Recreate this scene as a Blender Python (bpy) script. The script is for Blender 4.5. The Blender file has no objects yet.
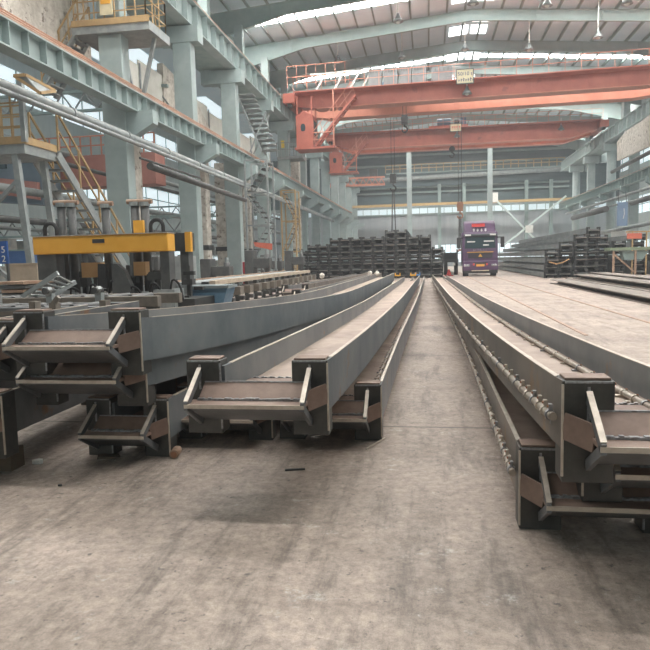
import bpy, bmesh, math, random
from math import pi, sin, cos, atan2, radians, sqrt
from mathutils import Vector, Matrix
random.seed(7)
C = bpy.context.scene.collection

# ---------------------------------------------------------------- camera maths
EYE = 1.45; FPX = 650.0
YAW, PITCH, ROLL = 0.158867, 0.100285, -0.024995
CR = (Matrix.Rotation(YAW, 3, 'Z') @ Matrix.Rotation(pi/2 - PITCH, 3, 'X') @ Matrix.Rotation(ROLL, 3, 'Z'))
def ray(px, py): return CR @ Vector(((px-325)/FPX, (325-py)/FPX, -1.0))
def atz(px, py, z):
    r = ray(px, py); t = (z-EYE)/r.z; return Vector((0, 0, EYE)) + r*t
def atx(px, py, x):
    r = ray(px, py); return Vector((0, 0, EYE)) + r*(x/r.x)
def aty(px, py, y):
    r = ray(px, py); return Vector((0, 0, EYE)) + r*(y/r.y)

# ---------------------------------------------------------------- materials
MATS = {}
def mat(name, c1, c2=None, scale=3.0, rough=.6, metal=0.0, bump=0.0, c3=None, t3=.62, s3=1.3, emit=None, estr=0, stretch=(1, 1, 1), detail=6, lo=.35, hi=.65):
    if name in MATS: return MATS[name]
    m = bpy.data.materials.new(name); m.use_nodes = True
    nt = m.node_tree; N = nt.nodes; L = nt.links
    b = N['Principled BSDF']
    b.inputs['Roughness'].default_value = rough; b.inputs['Metallic'].default_value = metal
    def rgb(c): return (*[((x/255)/12.92 if x/255 <= .04045 else ((x/255+.055)/1.055)**2.4) for x in c], 1)
    tc = N.new('ShaderNodeTexCoord'); mp = N.new('ShaderNodeMapping'); mp.inputs['Scale'].default_value = stretch
    L.new(tc.outputs['Object'], mp.inputs['Vector'])
    if c2 is not None:
        n = N.new('ShaderNodeTexNoise'); n.inputs['Scale'].default_value = scale; n.inputs['Detail'].default_value = detail; n.inputs['Roughness'].default_value = .65
        L.new(mp.outputs[0], n.inputs['Vector'])
        r = N.new('ShaderNodeValToRGB'); r.color_ramp.elements[0].position = lo; r.color_ramp.elements[1].position = hi
        r.color_ramp.elements[0].color = rgb(c1); r.color_ramp.elements[1].color = rgb(c2)
        L.new(n.outputs['Fac'], r.inputs['Fac']); out = r.outputs['Color']
        if c3 is not None:
            n3 = N.new('ShaderNodeTexNoise'); n3.inputs['Scale'].default_value = s3; n3.inputs['Detail'].default_value = 8; n3.inputs['Roughness'].default_value = .7
            L.new(mp.outputs[0], n3.inputs['Vector'])
            r3 = N.new('ShaderNodeValToRGB'); r3.color_ramp.elements[0].position = t3; r3.color_ramp.elements[1].position = t3+.07
            L.new(n3.outputs['Fac'], r3.inputs['Fac'])
            mx = N.new('ShaderNodeMix'); mx.data_type = 'RGBA'
            L.new(r3.outputs['Color'], mx.inputs[0]); L.new(out, mx.inputs[6]); mx.inputs[7].default_value = rgb(c3); out = mx.outputs[2]
        L.new(out, b.inputs['Base Color'])
        if bump:
            bp = N.new('ShaderNodeBump'); bp.inputs['Strength'].default_value = bump; bp.inputs['Distance'].default_value = .01
            L.new(n.outputs['Fac'], bp.inputs['Height']); L.new(bp.outputs[0], b.inputs['Normal'])
    else:
        b.inputs['Base Color'].default_value = rgb(c1)
    if emit is not None:
        b.inputs['Emission Color'].default_value = rgb(emit); b.inputs['Emission Strength'].default_value = estr
    MATS[name] = m; return m

steel   = mat('mill_steel', (92, 94, 96), (122, 122, 122), 2.2, .5, .25, .15, (128, 98, 76), .60, 1.6)
doublerst = mat('doubler_steel', (112, 92, 80), (132, 110, 98), 5, .6, .1, .1, (150, 132, 118), .62, 5)
warmst  = mat('warm_flange', (112, 106, 100), (138, 128, 118), 1.8, .5, .2, .12, (150, 124, 100), .60, 2.4)
steelbl = mat('flange_steel', (100, 106, 110), (130, 132, 132), 1.6, .45, .25, .12, (142, 110, 84), .62, 2.2)
webst   = mat('web_steel', (140, 122, 110), (172, 154, 140), 2.4, .6, .1, .12, (192, 172, 152), .60, 3.0)
brownst = mat('rusty_plate', (122, 100, 88), (146, 124, 110), 5, .6, .1, .1, (160, 140, 124), .62, 4)
edge    = mat('ground_edge', (176, 164, 150), (204, 194, 180), 12, .4, .3)
weld    = mat('weld_bead', (170, 172, 176), (120, 118, 116), 40, .4, .5)
blockst = mat('block_steel', (62, 62, 60), (88, 86, 82), 4, .45, .35, .1, (120, 100, 82), .66, 2)
pipest  = mat('interlock_steel', (150, 138, 126), (176, 166, 152), 10, .45, .3)
tag_or  = mat('orange_tip', (172, 124, 96), (150, 100, 74), 20, .6)
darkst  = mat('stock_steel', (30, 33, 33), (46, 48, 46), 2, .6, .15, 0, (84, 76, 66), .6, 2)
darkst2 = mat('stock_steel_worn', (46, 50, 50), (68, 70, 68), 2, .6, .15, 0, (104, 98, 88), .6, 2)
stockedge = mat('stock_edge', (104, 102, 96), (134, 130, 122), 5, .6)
stockbody = mat('stock_side_lit', (92, 98, 98), (120, 124, 122), 1.5, .55, .1, 0, (110, 98, 86), .62, 2)  # stack sides lighter than their ends: lit side put into the colour
lowst   = mat('flat_stock', (112, 104, 98), (138, 128, 118), 1.4, .6, .1, 0, (92, 80, 72), .6, 2)
teal    = mat('teal_paint', (144, 159, 158), (164, 177, 175), 1.2, .55, 0, 0, (132, 148, 142), .66, 1.1)
tealdk  = mat('teal_dusty', (128, 148, 146), (148, 164, 160), 1.5, .6, 0, 0, (112, 116, 106), .62, 1.5)
tealrf  = mat('rafter_paint', (142, 160, 158), (156, 172, 168), 1.2, .6)
galv    = mat('grey_steel', (132, 138, 138), (158, 162, 160), 3, .5, .2)
dgrey   = mat('dark_grey_steel', (70, 72, 72), (92, 92, 90), 3, .55, .2, 0, (110, 96, 80), .66, 3)
rustr   = mat('rusty_rail', (138, 108, 88), (176, 150, 128), 4, .6, .1, 0, (110, 84, 66), .6, 5)
copper  = mat('conductor_bar', (180, 132, 108), (206, 160, 132), 4, .5, .2)
cranep  = mat('crane_red', (168, 88, 74), (184, 104, 86), 1.0, .5, 0, 0, (150, 80, 68), .6, .7)
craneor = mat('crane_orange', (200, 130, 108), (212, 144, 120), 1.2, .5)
yellow  = mat('press_yellow', (222, 160, 52), (232, 174, 66), 2, .45, 0, 0, (170, 122, 50), .66, 4)
yelrail = mat('yellow_rail', (166, 138, 98), (184, 154, 108), 3, .5)
mottle  = mat('peeling_concrete', (176, 168, 156), (214, 208, 198), 3.5, .85, 0, .3, (120, 108, 96), .56, 3.2)
bluep   = mat('blue_paint', (72, 104, 128), (96, 126, 146), 3, .5, 0, 0, (150, 150, 140), .68, 6)
bluegr  = mat('blue_grey_board', (112, 134, 160), (124, 146, 170), 1, .5)
black   = mat('black_rubber', (30, 30, 32), (42, 42, 42), 6, .7)
hookbl  = mat('hook_black', (52, 54, 54), (70, 70, 68), 4, .5, .3)
white   = mat('white_paint', (222, 222, 216), (204, 204, 198), 3, .5)
lampw   = mat('lamp_shade_grey', (120, 126, 126), (140, 144, 142), 3, .4, .3)
purple  = mat('truck_purple', (72, 46, 78), (84, 56, 90), 1.5, .3)
glassd  = mat('windscreen', (40, 60, 66), None, rough=.08)
chrome  = mat('chrome', (190, 190, 190), None, rough=.25, metal=.8)
red     = mat('red_paint', (212, 60, 56), (196, 52, 50), 3, .5)
gold    = mat('gold_badge', (216, 160, 60), None, rough=.35, metal=.4)
louver  = mat('grey_cabinet', (98, 106, 108), (114, 120, 120), 3, .5)
cream   = mat('cream_board', (224, 212, 178), (210, 198, 164), 4, .6)
ink     = mat('blue_ink', (52, 62, 104), None, rough=.6)
timber  = mat('timber', (66, 56, 46), (88, 76, 62), 5, .8)
cloth   = mat('white_cloth', (226, 220, 210), (198, 188, 176), 9, .9)
tan     = mat('tan_panel', (186, 142, 92), (198, 156, 108), 3, .6)

dustst = mat('dusty_steel', (104, 98, 90), (132, 122, 110), 4, .6, .1)
# ---------------------------------------------------------------- mesh builder
ORG = {}
def tag(o, label=None, cat=None, group=None, kind=None):
    if label: o['label'] = label
    if cat: o['category'] = cat
    if group: o['group'] = group
    if kind: o['kind'] = kind
    return o
class MB:
    def __init__(s): s.v = []; s.f = []
    def add(s, vs, fs):
        n = len(s.v); s.v += [Vector(p) for p in vs]; s.f += [tuple(i+n for i in f) for f in fs]; return s
    def box(s, x0, x1, y0, y1, z0, z1):
        return s.add([(x0,y0,z0),(x1,y0,z0),(x1,y1,z0),(x0,y1,z0),(x0,y0,z1),(x1,y0,z1),(x1,y1,z1),(x0,y1,z1)],
            [(0,3,2,1),(4,5,6,7),(0,1,5,4),(1,2,6,5),(2,3,7,6),(3,0,4,7)])
    def bar(s, p, q, w, h=None, up=(0,0,1)):
        p = Vector(p); q = Vector(q); h = w if h is None else h
        d = (q-p).normalized(); up = Vector(up)
        if abs(d.dot(up)) > .98: up = Vector((0,1,0))
        a = d.cross(up).normalized()*w/2; b = a.cross(d).normalized()*h/2
        vs = [p-a-b, p+a-b, p+a+b, p-a+b, q-a-b, q+a-b, q+a+b, q-a+b]
        return s.add(vs, [(0,1,2,3),(7,6,5,4),(0,4,5,1),(1,5,6,2),(2,6,7,3),(3,7,4,0)])
    def tube(s, pts, r, n=8):
        pts = [Vector(p) for p in pts]; base = len(s.v); rs = r if isinstance(r, (list, tuple)) else [r]*len(pts)
        up = None
        for i, p in enumerate(pts):
            d = (pts[min(i+1, len(pts)-1)]-pts[max(i-1, 0)])
            if d.length < 1e-9: d = Vector((0,0,1))
            d.normalize()
            if up is None: up = Vector((0,0,1)) if abs(d.z) < .9 else Vector((0,1,0))
            a = d.cross(up).normalized(); b = a.cross(d)
            up = b
            for k in range(n): t = 2*pi*k/n; s.v.append(p + a*(rs[i]*cos(t)) + b*(rs[i]*sin(t)))
        for i in range(len(pts)-1):
            for k in range(n):
                k2 = (k+1) % n
                s.f.append((base+i*n+k, base+(i+1)*n+k, base+(i+1)*n+k2, base+i*n+k2))
        s.f.append(tuple(base+k for k in range(n))); e = base+(len(pts)-1)*n
        s.f.append(tuple(e+k for k in reversed(range(n))))
        return s
    def prism(s, poly, ax, a, b):      # poly of 2-tuples in the plane across axis ax, swept from a to b
        def P(u, w, t): return {'x': (t, u, w), 'y': (u, t, w), 'z': (u, w, t)}[ax]
        n = len(poly)
        return s.add([P(u, w, a) for u, w in poly]+[P(u, w, b) for u, w in poly],
            [tuple(range(n)), tuple(reversed(range(n, 2*n)))]+[(i, (i+1) % n+0, (i+1) % n+n, i+n) for i in range(n)])
    def build(s, name, m, parent=None, bevel=0, smooth=False):
        me = bpy.data.meshes.new(name)
        org = ORG.get(parent.name, Vector()) if parent else (Vector())
        if parent is None:
            lo = Vector([min(v[i] for v in s.v) for i in range(3)]); hi = Vector([max(v[i] for v in s.v) for i in range(3)])
            org = (lo+hi)/2; org.z = lo.z
        me.from_pydata([tuple(v-org) for v in s.v], [], s.f)
        bm = bmesh.new(); bm.from_mesh(me); bmesh.ops.recalc_face_normals(bm, faces=bm.faces); bm.to_mesh(me); bm.free()
        me.materials.append(m)
        if smooth:
            for p in me.polygons: p.use_smooth = len(p.vertices) == 4
        o = bpy.data.objects.new(name, me); C.objects.link(o)
        if parent: o.parent = parent
        else: o.location = org
        ORG[o.name] = org
        if bevel:
            b = o.modifiers.new('bevel', 'BEVEL'); b.width = bevel; b.segments = 2; b.limit_method = 'ANGLE'
        return o
def thing(name, loc, label, cat, group=None):
    o = bpy.data.objects.new(name, None); C.objects.link(o); o.location = loc; o.empty_display_size = .2
    ORG[o.name] = Vector(loc); return tag(o, label, cat, group)
def struct(name, mb, m): return tag(mb.build(name, m), kind='structure')
def copy_tree(o, parent=None):
    c = o.copy(); C.objects.link(c)
    for k in ('label', 'group'):
        pass
    if parent: c.parent = parent
    for ch in list(o.children): copy_tree(ch, c)
    return c
def word(name, s, size, loc, rot, m, parent, align='CENTER', space=1.0):
    cu = bpy.data.curves.new(name, 'FONT'); cu.body = s; cu.size = size; cu.align_x = align; cu.align_y = 'CENTER'; cu.extrude = .005; cu.space_character = space
    cu.materials.append(m); o = bpy.data.objects.new(name, cu); C.objects.link(o); o.parent = parent
    bpy.context.view_layer.update()
    me = bpy.data.meshes.new_from_object(o.evaluated_get(bpy.context.evaluated_depsgraph_get())); bpy.data.objects.remove(o); bpy.data.curves.remove(cu)
    if not me.materials: me.materials.append(m)
    o = bpy.data.objects.new(name, me); C.objects.link(o); o.parent = parent
    o.location = Vector(loc)-ORG[parent.name]; o.rotation_euler = rot; return o

# ================================================================ SETTING
XL, XR, YB = -10.75, 17.9, 99.0
RID = 3.35
def roofz(x): return 19.15 - abs(x-RID)*.082
BAY = 6.85
GY = [22.1 + BAY*k for k in range(-3, 12)]       # column grid: 1.55 ... 97.45

# floor
def floor_mat():
    m = bpy.data.materials.new('concrete_floor'); m.use_nodes = True; nt = m.node_tree; N = nt.nodes; L = nt.links
    b = N['Principled BSDF']; b.inputs['Roughness'].default_value = .62
    tc = N.new('ShaderNodeTexCoord')
    def noise(sc, det, vec=None, rough=.65):
        n = N.new('ShaderNodeTexNoise'); n.inputs['Scale'].default_value = sc; n.inputs['Detail'].default_value = det; n.inputs['Roughness'].default_value = rough
        L.new(vec or tc.outputs['Object'], n.inputs['Vector']); return n.outputs['Fac']
    def ramp(f, p0, p1, c0=(0,0,0,1), c1=(1,1,1,1)):
        r = N.new('ShaderNodeValToRGB'); r.color_ramp.elements[0].position = p0; r.color_ramp.elements[1].position = p1
        r.color_ramp.elements[0].color = c0; r.color_ramp.elements[1].color = c1; L.new(f, r.inputs['Fac']); return r.outputs['Color']
    def mix(f, a, bcol):
        x = N.new('ShaderNodeMix'); x.data_type = 'RGBA'
        if isinstance(f, float): x.inputs[0].default_value = f
        else: L.new(f, x.inputs[0])
        L.new(a, x.inputs[6])
        if isinstance(bcol, tuple): x.inputs[7].default_value = bcol
        else: L.new(bcol, x.inputs[7])
        return x.outputs[2]
    base = ramp(noise(1.1, 10, None, .72), .33, .68, (.26, .208, .172, 1), (.50, .415, .355, 1))
    mp = N.new('ShaderNodeMapping'); mp.inputs['Scale'].default_value = (2.2, .35, 1); L.new(tc.outputs['Object'], mp.inputs['Vector'])
    streak = ramp(noise(2.6, 8, mp.outputs[0], .7), .5, .66)
    c = mix(streak, base, (.20, .165, .14, 1))
    dark = ramp(noise(.55, 7), .54, .72)
    c = mix(dark, c, (.15, .125, .108, 1))
    pale = ramp(noise(4.5, 10, None, .82), .585, .66)
    c = mix(pale, c, (.50, .46, .42, 1))
    sp = ramp(noise(22, 5), .62, .70)
    c = mix(sp, c, (.15, .13, .115, 1))
    fine = ramp(noise(13, 14, None, .92), .42, .58, (.62, .61, .60, 1), (1.2, 1.18, 1.16, 1))
    mm = N.new('ShaderNodeMix'); mm.data_type = 'RGBA'; mm.blend_type = 'MULTIPLY'; mm.inputs[0].default_value = 1; L.new(c, mm.inputs[6]); L.new(fine, mm.inputs[7]); c = mm.outputs[2]
    # paler floor colour on the lane to the right
    sx = N.new('ShaderNodeSeparateXYZ'); L.new(tc.outputs['Object'], sx.inputs[0])
    def mth(op, a, v=None, v2=None):
        k = N.new('ShaderNodeMath'); k.operation = op
        if hasattr(a, 'node'): L.new(a, k.inputs[0])
        else: k.inputs[0].default_value = a
        if v is not None:
            if hasattr(v, 'node'): L.new(v, k.inputs[1])
            else: k.inputs[1].default_value = v
        return k.outputs[0]
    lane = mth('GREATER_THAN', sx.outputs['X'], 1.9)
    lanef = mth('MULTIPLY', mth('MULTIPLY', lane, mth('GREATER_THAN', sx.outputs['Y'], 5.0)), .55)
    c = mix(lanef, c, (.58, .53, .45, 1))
    # transverse slab joints
    fr = mth('FRACT', mth('DIVIDE', mth('ADD', sx.outputs['Y'], 2.6), 4.1))
    j = mth('LESS_THAN', fr, .009)
    jn = mth('MULTIPLY', j, mth('LESS_THAN', sx.outputs['X'], 1.9))
    jn = mth('MULTIPLY', jn, .75)
    c = mix(jn, c, (.10, .085, .075, 1))
    L.new(c, b.inputs['Base Color'])
    bp = N.new('ShaderNodeBump'); bp.inputs['Strength'].default_value = .6; bp.inputs['Distance'].default_value = .01
    L.new(noise(14, 8), bp.inputs['Height']); L.new(bp.outputs[0], b.inputs['Normal'])
    return m
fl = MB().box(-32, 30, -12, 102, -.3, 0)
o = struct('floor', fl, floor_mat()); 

# walls
panel = mat('wall_panel', (168, 178, 178), (182, 190, 188), .5, .7, stretch=(4, 4, .4))
panelg = mat('wall_panel_grey', (150, 158, 162), (166, 172, 174), .4, .7, stretch=(4, 4, .4))
panel2 = mat('wall_panel_dark', (74, 92, 95), (94, 110, 112), .5, .7, stretch=(.4, 1, 4))
win_e = mat('daylight_glass', (220, 232, 236), None, rough=.3, emit=(216, 230, 236), estr=.55)
win_s = mat('daylight_glass_soft', (200, 214, 218), None, rough=.3, emit=(206, 222, 228), estr=.3)
sky_e = mat('rooflight_sheet', (240, 244, 240), None, rough=.4, emit=(254, 251, 248), estr=20)
w = MB()
w.box(-32, 30, YB, YB+.3, 3.2, 9.2); w.box(-32, 1.0, YB, YB+.3, 0, 3.2); w.box(-32, 30, YB, YB+.3, 0, .6); w.box(24, 30, YB, YB+.3, .6, 3.2)
struct('wall_back', w, panelg)
struct('wall_back_upper', MB().box(-32, 30, YB-.05, YB+.3, 9.2, 20), panel2)
for i, (x0, x1) in enumerate([(1.0, 4.9), (5.3, 9.2), (9.6, 13.5), (13.9, 18), (18.4, 24)]):
    g = MB().box(x0, x1, YB+.1, YB+.15, .6, 3.2); struct('window_%d' % (i+1), g, win_e)
    f = MB()
    for k in range(6):
        x = x0+(x1-x0)*k/5; f.box(x-.04, x+.04, YB, YB+.1, .6, 3.2)
    f.box(x0, x1, YB, YB+.1, 1.85, 1.95); struct('trim_%d' % (i+1), f, galv)
# glazed band high on the back wall
struct('window_6', MB().box(-30, 29, YB-.12, YB-.06, 7.9, 8.7), win_s)
f = MB()
for k in range(50):
    x = -30+k*1.2; f.box(x-.04, x+.04, YB-.18, YB-.12, 7.8, 8.8)
f.box(-30, 29, YB-.18, YB-.1, 7.7, 7.9); f.box(-30, 29, YB-.18, YB-.1, 8.7, 8.9)
struct('trim_6', f, tealdk)
# left bay outer wall and right bay outer wall with strip glazing
def sidewall(side, X, bands, glass):
    w = MB(); z = 0
    for a, b_ in bands:
        w.box(X-.15, X+.15, -12, YB, z, a); z = b_
    w.box(X-.15, X+.15, -12, YB, z, 19)
    struct('wall_'+side, w, panel)
    gl = MB()
    for a, b_ in bands: gl.box(X-.03, X+.03, -12, YB, a, b_)
    struct('window_'+('7' if side == 'left' else '8'), gl, glass)
    fr = MB(); s = 1 if side == 'left' else -1
    for k in range(37):
        y = -10+k*3
        for a, b_ in bands: fr.box(X+s*.05-.04, X+s*.05+.04, y-.06, y+.06, a, b_)
    for a, b_ in bands: fr.box(X+s*.05-.05, X+s*.05+.05, -12, YB, (a+b_)/2-.05, (a+b_)/2+.05)
    struct('trim_'+('7' if side == 'left' else '8'), fr, tealdk)
sidewall('left', -29, [(1.0, 3.4), (7.2, 9.4), (13.2, 15.4)], win_e)
sidewall('right', 27, [(1.0, 3.0), (6.4, 8.6), (12.6, 14.8)], win_e)

w = MB(); w.box(-29, 27, -12.3, -12, 0, 6); w.box(-29, 27, -12.3, -12, 9, 20); struct('wall_front', w, panel)
struct('window_60', MB().box(-29, 27, -12.2, -12.15, 6, 9), win_s)  # unseen glowing band behind the camera, added for its light
# roof sheet with rooflight strips
roofm = mat('roof_sheet', (208, 224, 230), (218, 230, 234), .6, .7)
XE0, XE1 = -14.4, 21.0
strips = [(a-hw, a+hw) for a, hw in zip((6.0, 17.9, 31.6, 45.6, 60.9, 73.8, 87.5), (.42, .75, .75, .75, .45, .75, .75))]  # nearest strips are unseen, added for light; narrow first one for the near floor
r = MB(); y = -12
def slope(mb, x0, x1, y0, y1, dz=0, t=.06):
    za, zb = roofz(x0)+dz, roofz(x1)+dz
    mb.add([(x0,y0,za),(x1,y0,zb),(x1,y1,zb),(x0,y1,za),(x0,y0,za+t),(x1,y0,zb+t),(x1,y1,zb+t),(x0,y1,za+t)],
            [(0,3,2,1),(4,5,6,7),(0,1,5,4),(1,2,6,5),(2,3,7,6),(3,0,4,7)])
for a, b_ in strips+[(YB, YB)]:
    slope(r, XE0, RID, y, a); slope(r, RID, XE1, y, a)
    y = b_
struct('ceiling', r, roofm)
n = 0
for i, (a, b_) in enumerate(strips):
    g = MB(); slope(g, XE0, RID, a, b_); slope(g, RID, XE1, a, b_)
    struct('window_%d' % (9+i), g, sky_e)
# ridge rooflights
ridge_e = mat('ridge_light_sheet', (236, 240, 236), None, rough=.4, emit=(252, 252, 252), estr=2.6)
for i, k in enumerate(range(2, 10)):
    y0 = GY[k]+1.0
    for q in range(2):
        g = MB(); slope(g, RID-1.55, RID-.12, y0+q*2.7, y0+q*2.7+2.0, -.03, .02); slope(g, RID+.12, RID+1.3, y0+q*2.7, y0+q*2.7+2.0, -.03, .02)
        struct('window_%d' % (20+2*i+q), g, ridge_e)
# side bay ceilings
sb = MB(); sb.box(-29, XE0, -12, YB, 16.6, 16.7); struct('ceiling_left_bay', sb, roofm)
sb = MB(); sb.box(XE1, 27, -12, YB, 16.6, 16.7); struct('ceiling_right_bay', sb, roofm)
for i, (xa, xb) in enumerate([(-24, -20), (-27.6, -26), (22.6, 25)]):
    for k in range(5):
        g = MB().box(xa, xb, 5+k*18, 5+k*18+9, 16.55, 16.59); struct('window_%d' % (40+5*i+k), g, win_e)
struct('trim_20', MB().box(XE0-.1, XE0+.1, -12, YB, 15.6, roofz(XE0)+.05), panel)
struct('trim_21', MB().box(XE1-.1, XE1+.1, -12, YB, 15.6, roofz(XE1)+.05), panel)

# purlins (each one its own)
k = 0; x = -13.9
while x < 20.8:
    if abs(x-RID) > .3:
        mb = MB(); z = roofz(x)-.02; y0 = 24
        mb.box(x-.04, x+.04, y0, YB, z-.2, z); mb.box(x-.04, x+.09, y0, YB, z-.2, z-.18)
        tag(mb.build('roof_purlin', tealrf), 'thin long roof purlin running away under the pale roof sheets', 'purlin', 'purlins under the roof sheets')
    x += 1.28; k += 1
# rafters
for i, y in enumerate(GY):
    if y < 28: continue
    t = thing('roof_rafter', (RID, y, 16.6), 'pale green tapered portal rafter spanning the hall, %s' %
              ('nearest of those in view' if i == 4 else 'the %s one counted from the camera' % ['', '', '', '', '', 'second', 'third', 'fourth', 'fifth', 'sixth', 'seventh', 'eighth', 'ninth', 'tenth', 'eleventh'][i]), 'rafter', 'portal rafters')
    web = MB(); fl_ = MB(); st = MB()
    xs = [XE0+.1+(XE1-XE0-.2)*j/32 for j in range(33)]
    def depth(x):
        e = min(x-XE0, XE1-x); return .75 + max(0, 1-e/5.5)*.95
    for j in range(32):
        a, b_ = xs[j], xs[j+1]; za, zb = roofz(a)-.22, roofz(b_)-.22; da, db = depth(a), depth(b_)
        web.add([(a,y-.01,za-da),(b_,y-.01,zb-db),(b_,y-.01,zb),(a,y-.01,za),(a,y+.01,za-da),(b_,y+.01,zb-db),(b_,y+.01,zb),(a,y+.01,za)],
            [(0,1,2,3),(7,6,5,4),(0,4,5,1),(3,2,6,7)])
        fl_.bar((a,y,za-da),(b_,y,zb-db),.26,.03); fl_.bar((a,y,za),(b_,y,zb),.26,.03)
        if j % 4 == 0: MB().box(a-.01, a+.01, y-.12, y+.12, za-da, za).build('stiffener', tealrf, t)
    web.build('web', tealrf, t); fl_.build('flange', tealrf, t)

# ================================================================ COLUMNS AND RUNWAYS
ordn = ['nearest', 'second', 'third', 'fourth', 'fifth', 'sixth', 'seventh', 'eighth', 'ninth', 'tenth', 'eleventh', 'twelfth']
def corbel(mb, xc, y, z, s, reach):    # bracket tapering out to the hall, s=+1 towards +x
    p = [(xc, z-1.05), (xc+s*reach, z-.45), (xc+s*reach, z), (xc, z)]
    mb.prism([(a, b_) for a, b_ in p], 'y', y-.22, y+.22)
i = 0
for y in GY:
    if y < 21 : continue
    t = thing('hall_column', (XL, y, 0), 'pale teal steel crane column on the left side, %s from the camera' % ordn[i], 'column', 'left hall columns')
    m = MB(); m.box(XL-.42, XL+.42, y-.3, y+.3, 0, 11.2); m.build('shaft', teal, t, bevel=.03)
    m = MB(); m.box(XL-.55, XL+.55, y-.45, y+.45, 0, .25); m.build('base_plate', tealdk, t)
    m = MB(); m.box(XL-1.1, XL+.8, y-.35, y+.35, 11.2, 11.9); m.build('cap', teal, t)
    m = MB(); corbel(m, XL+.3, y, 6.75, 1, 1.1); m.build('bracket', teal, t)
    m = MB(); m.box(XL-1.55, XL-1.0, y-.25, y+.25, 11.2, roofz(XL-1.3)-1.2); m.build('upper_shaft', teal, t, bevel=.02)
    i += 1
i = 0
for y in [61.6-BAY*1, 61.6, 68.8, 77.0, 84.3]:
    rnd = i % 2 == 0
    t = thing('hall_column', (XR, y, 0), 'pale teal %s column on the right side, %s from the camera' % ('round steel' if rnd else 'square steel', ordn[i]), 'column', 'right hall columns')
    m = MB()
    if rnd: m.tube([(XR, y, 0), (XR, y, 11.3)], .43, 20)
    else: m.box(XR-.38, XR+.38, y-.3, y+.3, 0, 11.3)
    m.build('shaft', teal, t, smooth=rnd)
    m = MB(); m.box(XR-.8, XR+.8, y-.4, y+.4, 11.3, 12.0); m.build('cap', teal, t)
    m = MB(); corbel(m, XR-.2, y, 7.3, -1, .9); m.build('bracket', tealdk, t)
    m = MB(); m.box(XR+1.0, XR+1.6, y-.25, y+.25, 11.3, roofz(XR+1.3)-1.2); m.build('upper_shaft', teal, t)
    i += 1

def runway(x, z0, z1, y0, y1, side, label, matw, rail=True, step=1.15, fw=.5):
    # plate girder along y, stiffeners on the hall side; side=+1: hall is towards +x
    t = thing('runway_girder', (x, y0, z0), label, 'crane girder')
    m = MB(); m.box(x-.012, x+.012, y0, y1, z0, z1); m.build('web', matw, t)
    m = MB(); m.box(x-fw/2, x+fw/2, y0, y1, z0-.04, z0); m.build('bottom_flange', matw, t)
    m = MB(); m.box(x-fw/2, x+fw/2, y0, y1, z1, z1+.04); m.build('top_flange', matw, t)
    y = max(y0+.3, 11); sp = None; cnt = 0
    while y < y1 and cnt < 99:
        if sp is None: sp = MB().box(x+.012 if side > 0 else x-fw/2+.02, x+fw/2-.02 if side > 0 else x-.012, y-.012, y+.012, z0, z1).build('stiffener', matw, t); ys = y
        else: c_ = sp.copy(); C.objects.link(c_); c_.location.y += y-ys
        y += step; cnt += 1
    m = MB(); m.box(x-.05, x+.05, y0, y1, z1+.04, z1+.18); m.box(x-.08, x+.08, y0, y1, z1+.04, z1+.07); m.build('rail', rustr, t)
    return t
# upper left: deep girder with wide underside walkway
t = runway(-10.55, 12.0, 13.1, 19, 58, 1, 'deep pale teal upper crane girder on the left with copper conductor bars', teal, step=1.3, fw=.55)
m = MB(); m.box(-12.4, -10.8, 19, 58, 11.98, 12.04); m.build('soffit_plate', tealdk, t)
m = MB(); m.box(-12.45, -12.40, 19, 58, 12.0, 12.9); m.build('back_girder', tealdk, t)
for k in range(4):
    m = MB(); m.tube([(-10.72+.0+k*.1, 19, 13.32+k*.03*0+.02), (-10.72+k*.1, 58, 13.34)], .022, 6); m.build('conductor_bar', copper, t)
t = runway(-10.55, 12.0, 13.1, 58.2, 98, 1, 'far length of the upper left crane girder behind the red cabin', tealdk, step=1.3, fw=.55)
# lower left
t = runway(-10.1, 6.75, 7.35, 8, 88, 1, 'lower left crane girder with rust brown rail and close stiffeners', teal, step=.78, fw=.45)
for k in range(4):
    m = MB(); m.tube([(-10.3+k*.09, 8, 7.62), (-10.3+k*.09, 88, 7.62)], .02, 6); m.build('conductor_bar', copper, t)
m = MB(); m.box(-10.9, -10.3, 8, 88, 7.36, 7.4); m.build('walkway_plate', rustr, t)
# upper right and lower right
t = runway(17.5, 12.2, 13.3, 52, 90.5, -1, 'deep pale teal upper crane girder on the right', teal, step=1.3, fw=.6)
m = MB(); m.box(17.8, 19.0, 52, 90.5, 12.15, 12.2); m.build('soffit_plate', tealdk, t)
t = runway(17.1, 7.2, 7.9, 36, 90, -1, 'lower right crane girder with worn brown rail', tealdk, step=.9, fw=.5)
m = MB(); m.box(17.3, 17.9, 36, 90, 7.9, 7.95); m.build('walkway_plate', rustr, t)

# long service pipes
def pipe(name, pts, r, m, label, cat='pipe', flange_step=None, hang=None):
    t = thing(name, pts[0], label, cat)
    MB().tube(pts, r, 12).build('pipe_run', m, t, smooth=True)
    if flange_step:
        a, b_ = Vector(pts[0]), Vector(pts[-1]); L = (b_-a).length; d = (b_-a)/L; s = flange_step/2; k = 0
        while s < L and k < 30:
            p = a+d*s; MB().tube([p-d*.05, p+d*.05], r*1.25, 12).build('collar', m, t); s += flange_step; k += 1
    return t
pipe('service_pipe', [(-9.9, 9, 5.75), (-9.9, 67.4, 5.55)], .15, galv, 'thick grey lagged pipe slung along the left columns', flange_step=3.4)
pipe('service_pipe', [(-9.6, 9, 5.5), (-9.6, 67.4, 5.35)], .07, galv, 'thin grey pipe slung under the thick lagged pipe on the left')
pipe('dark_conduit', [aty(150, 166, 17)+Vector((0,0,0)), aty(245, 200, 29)], .1, dgrey, 'short thick dark tube hanging below the left pipes', 'conduit')
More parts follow.
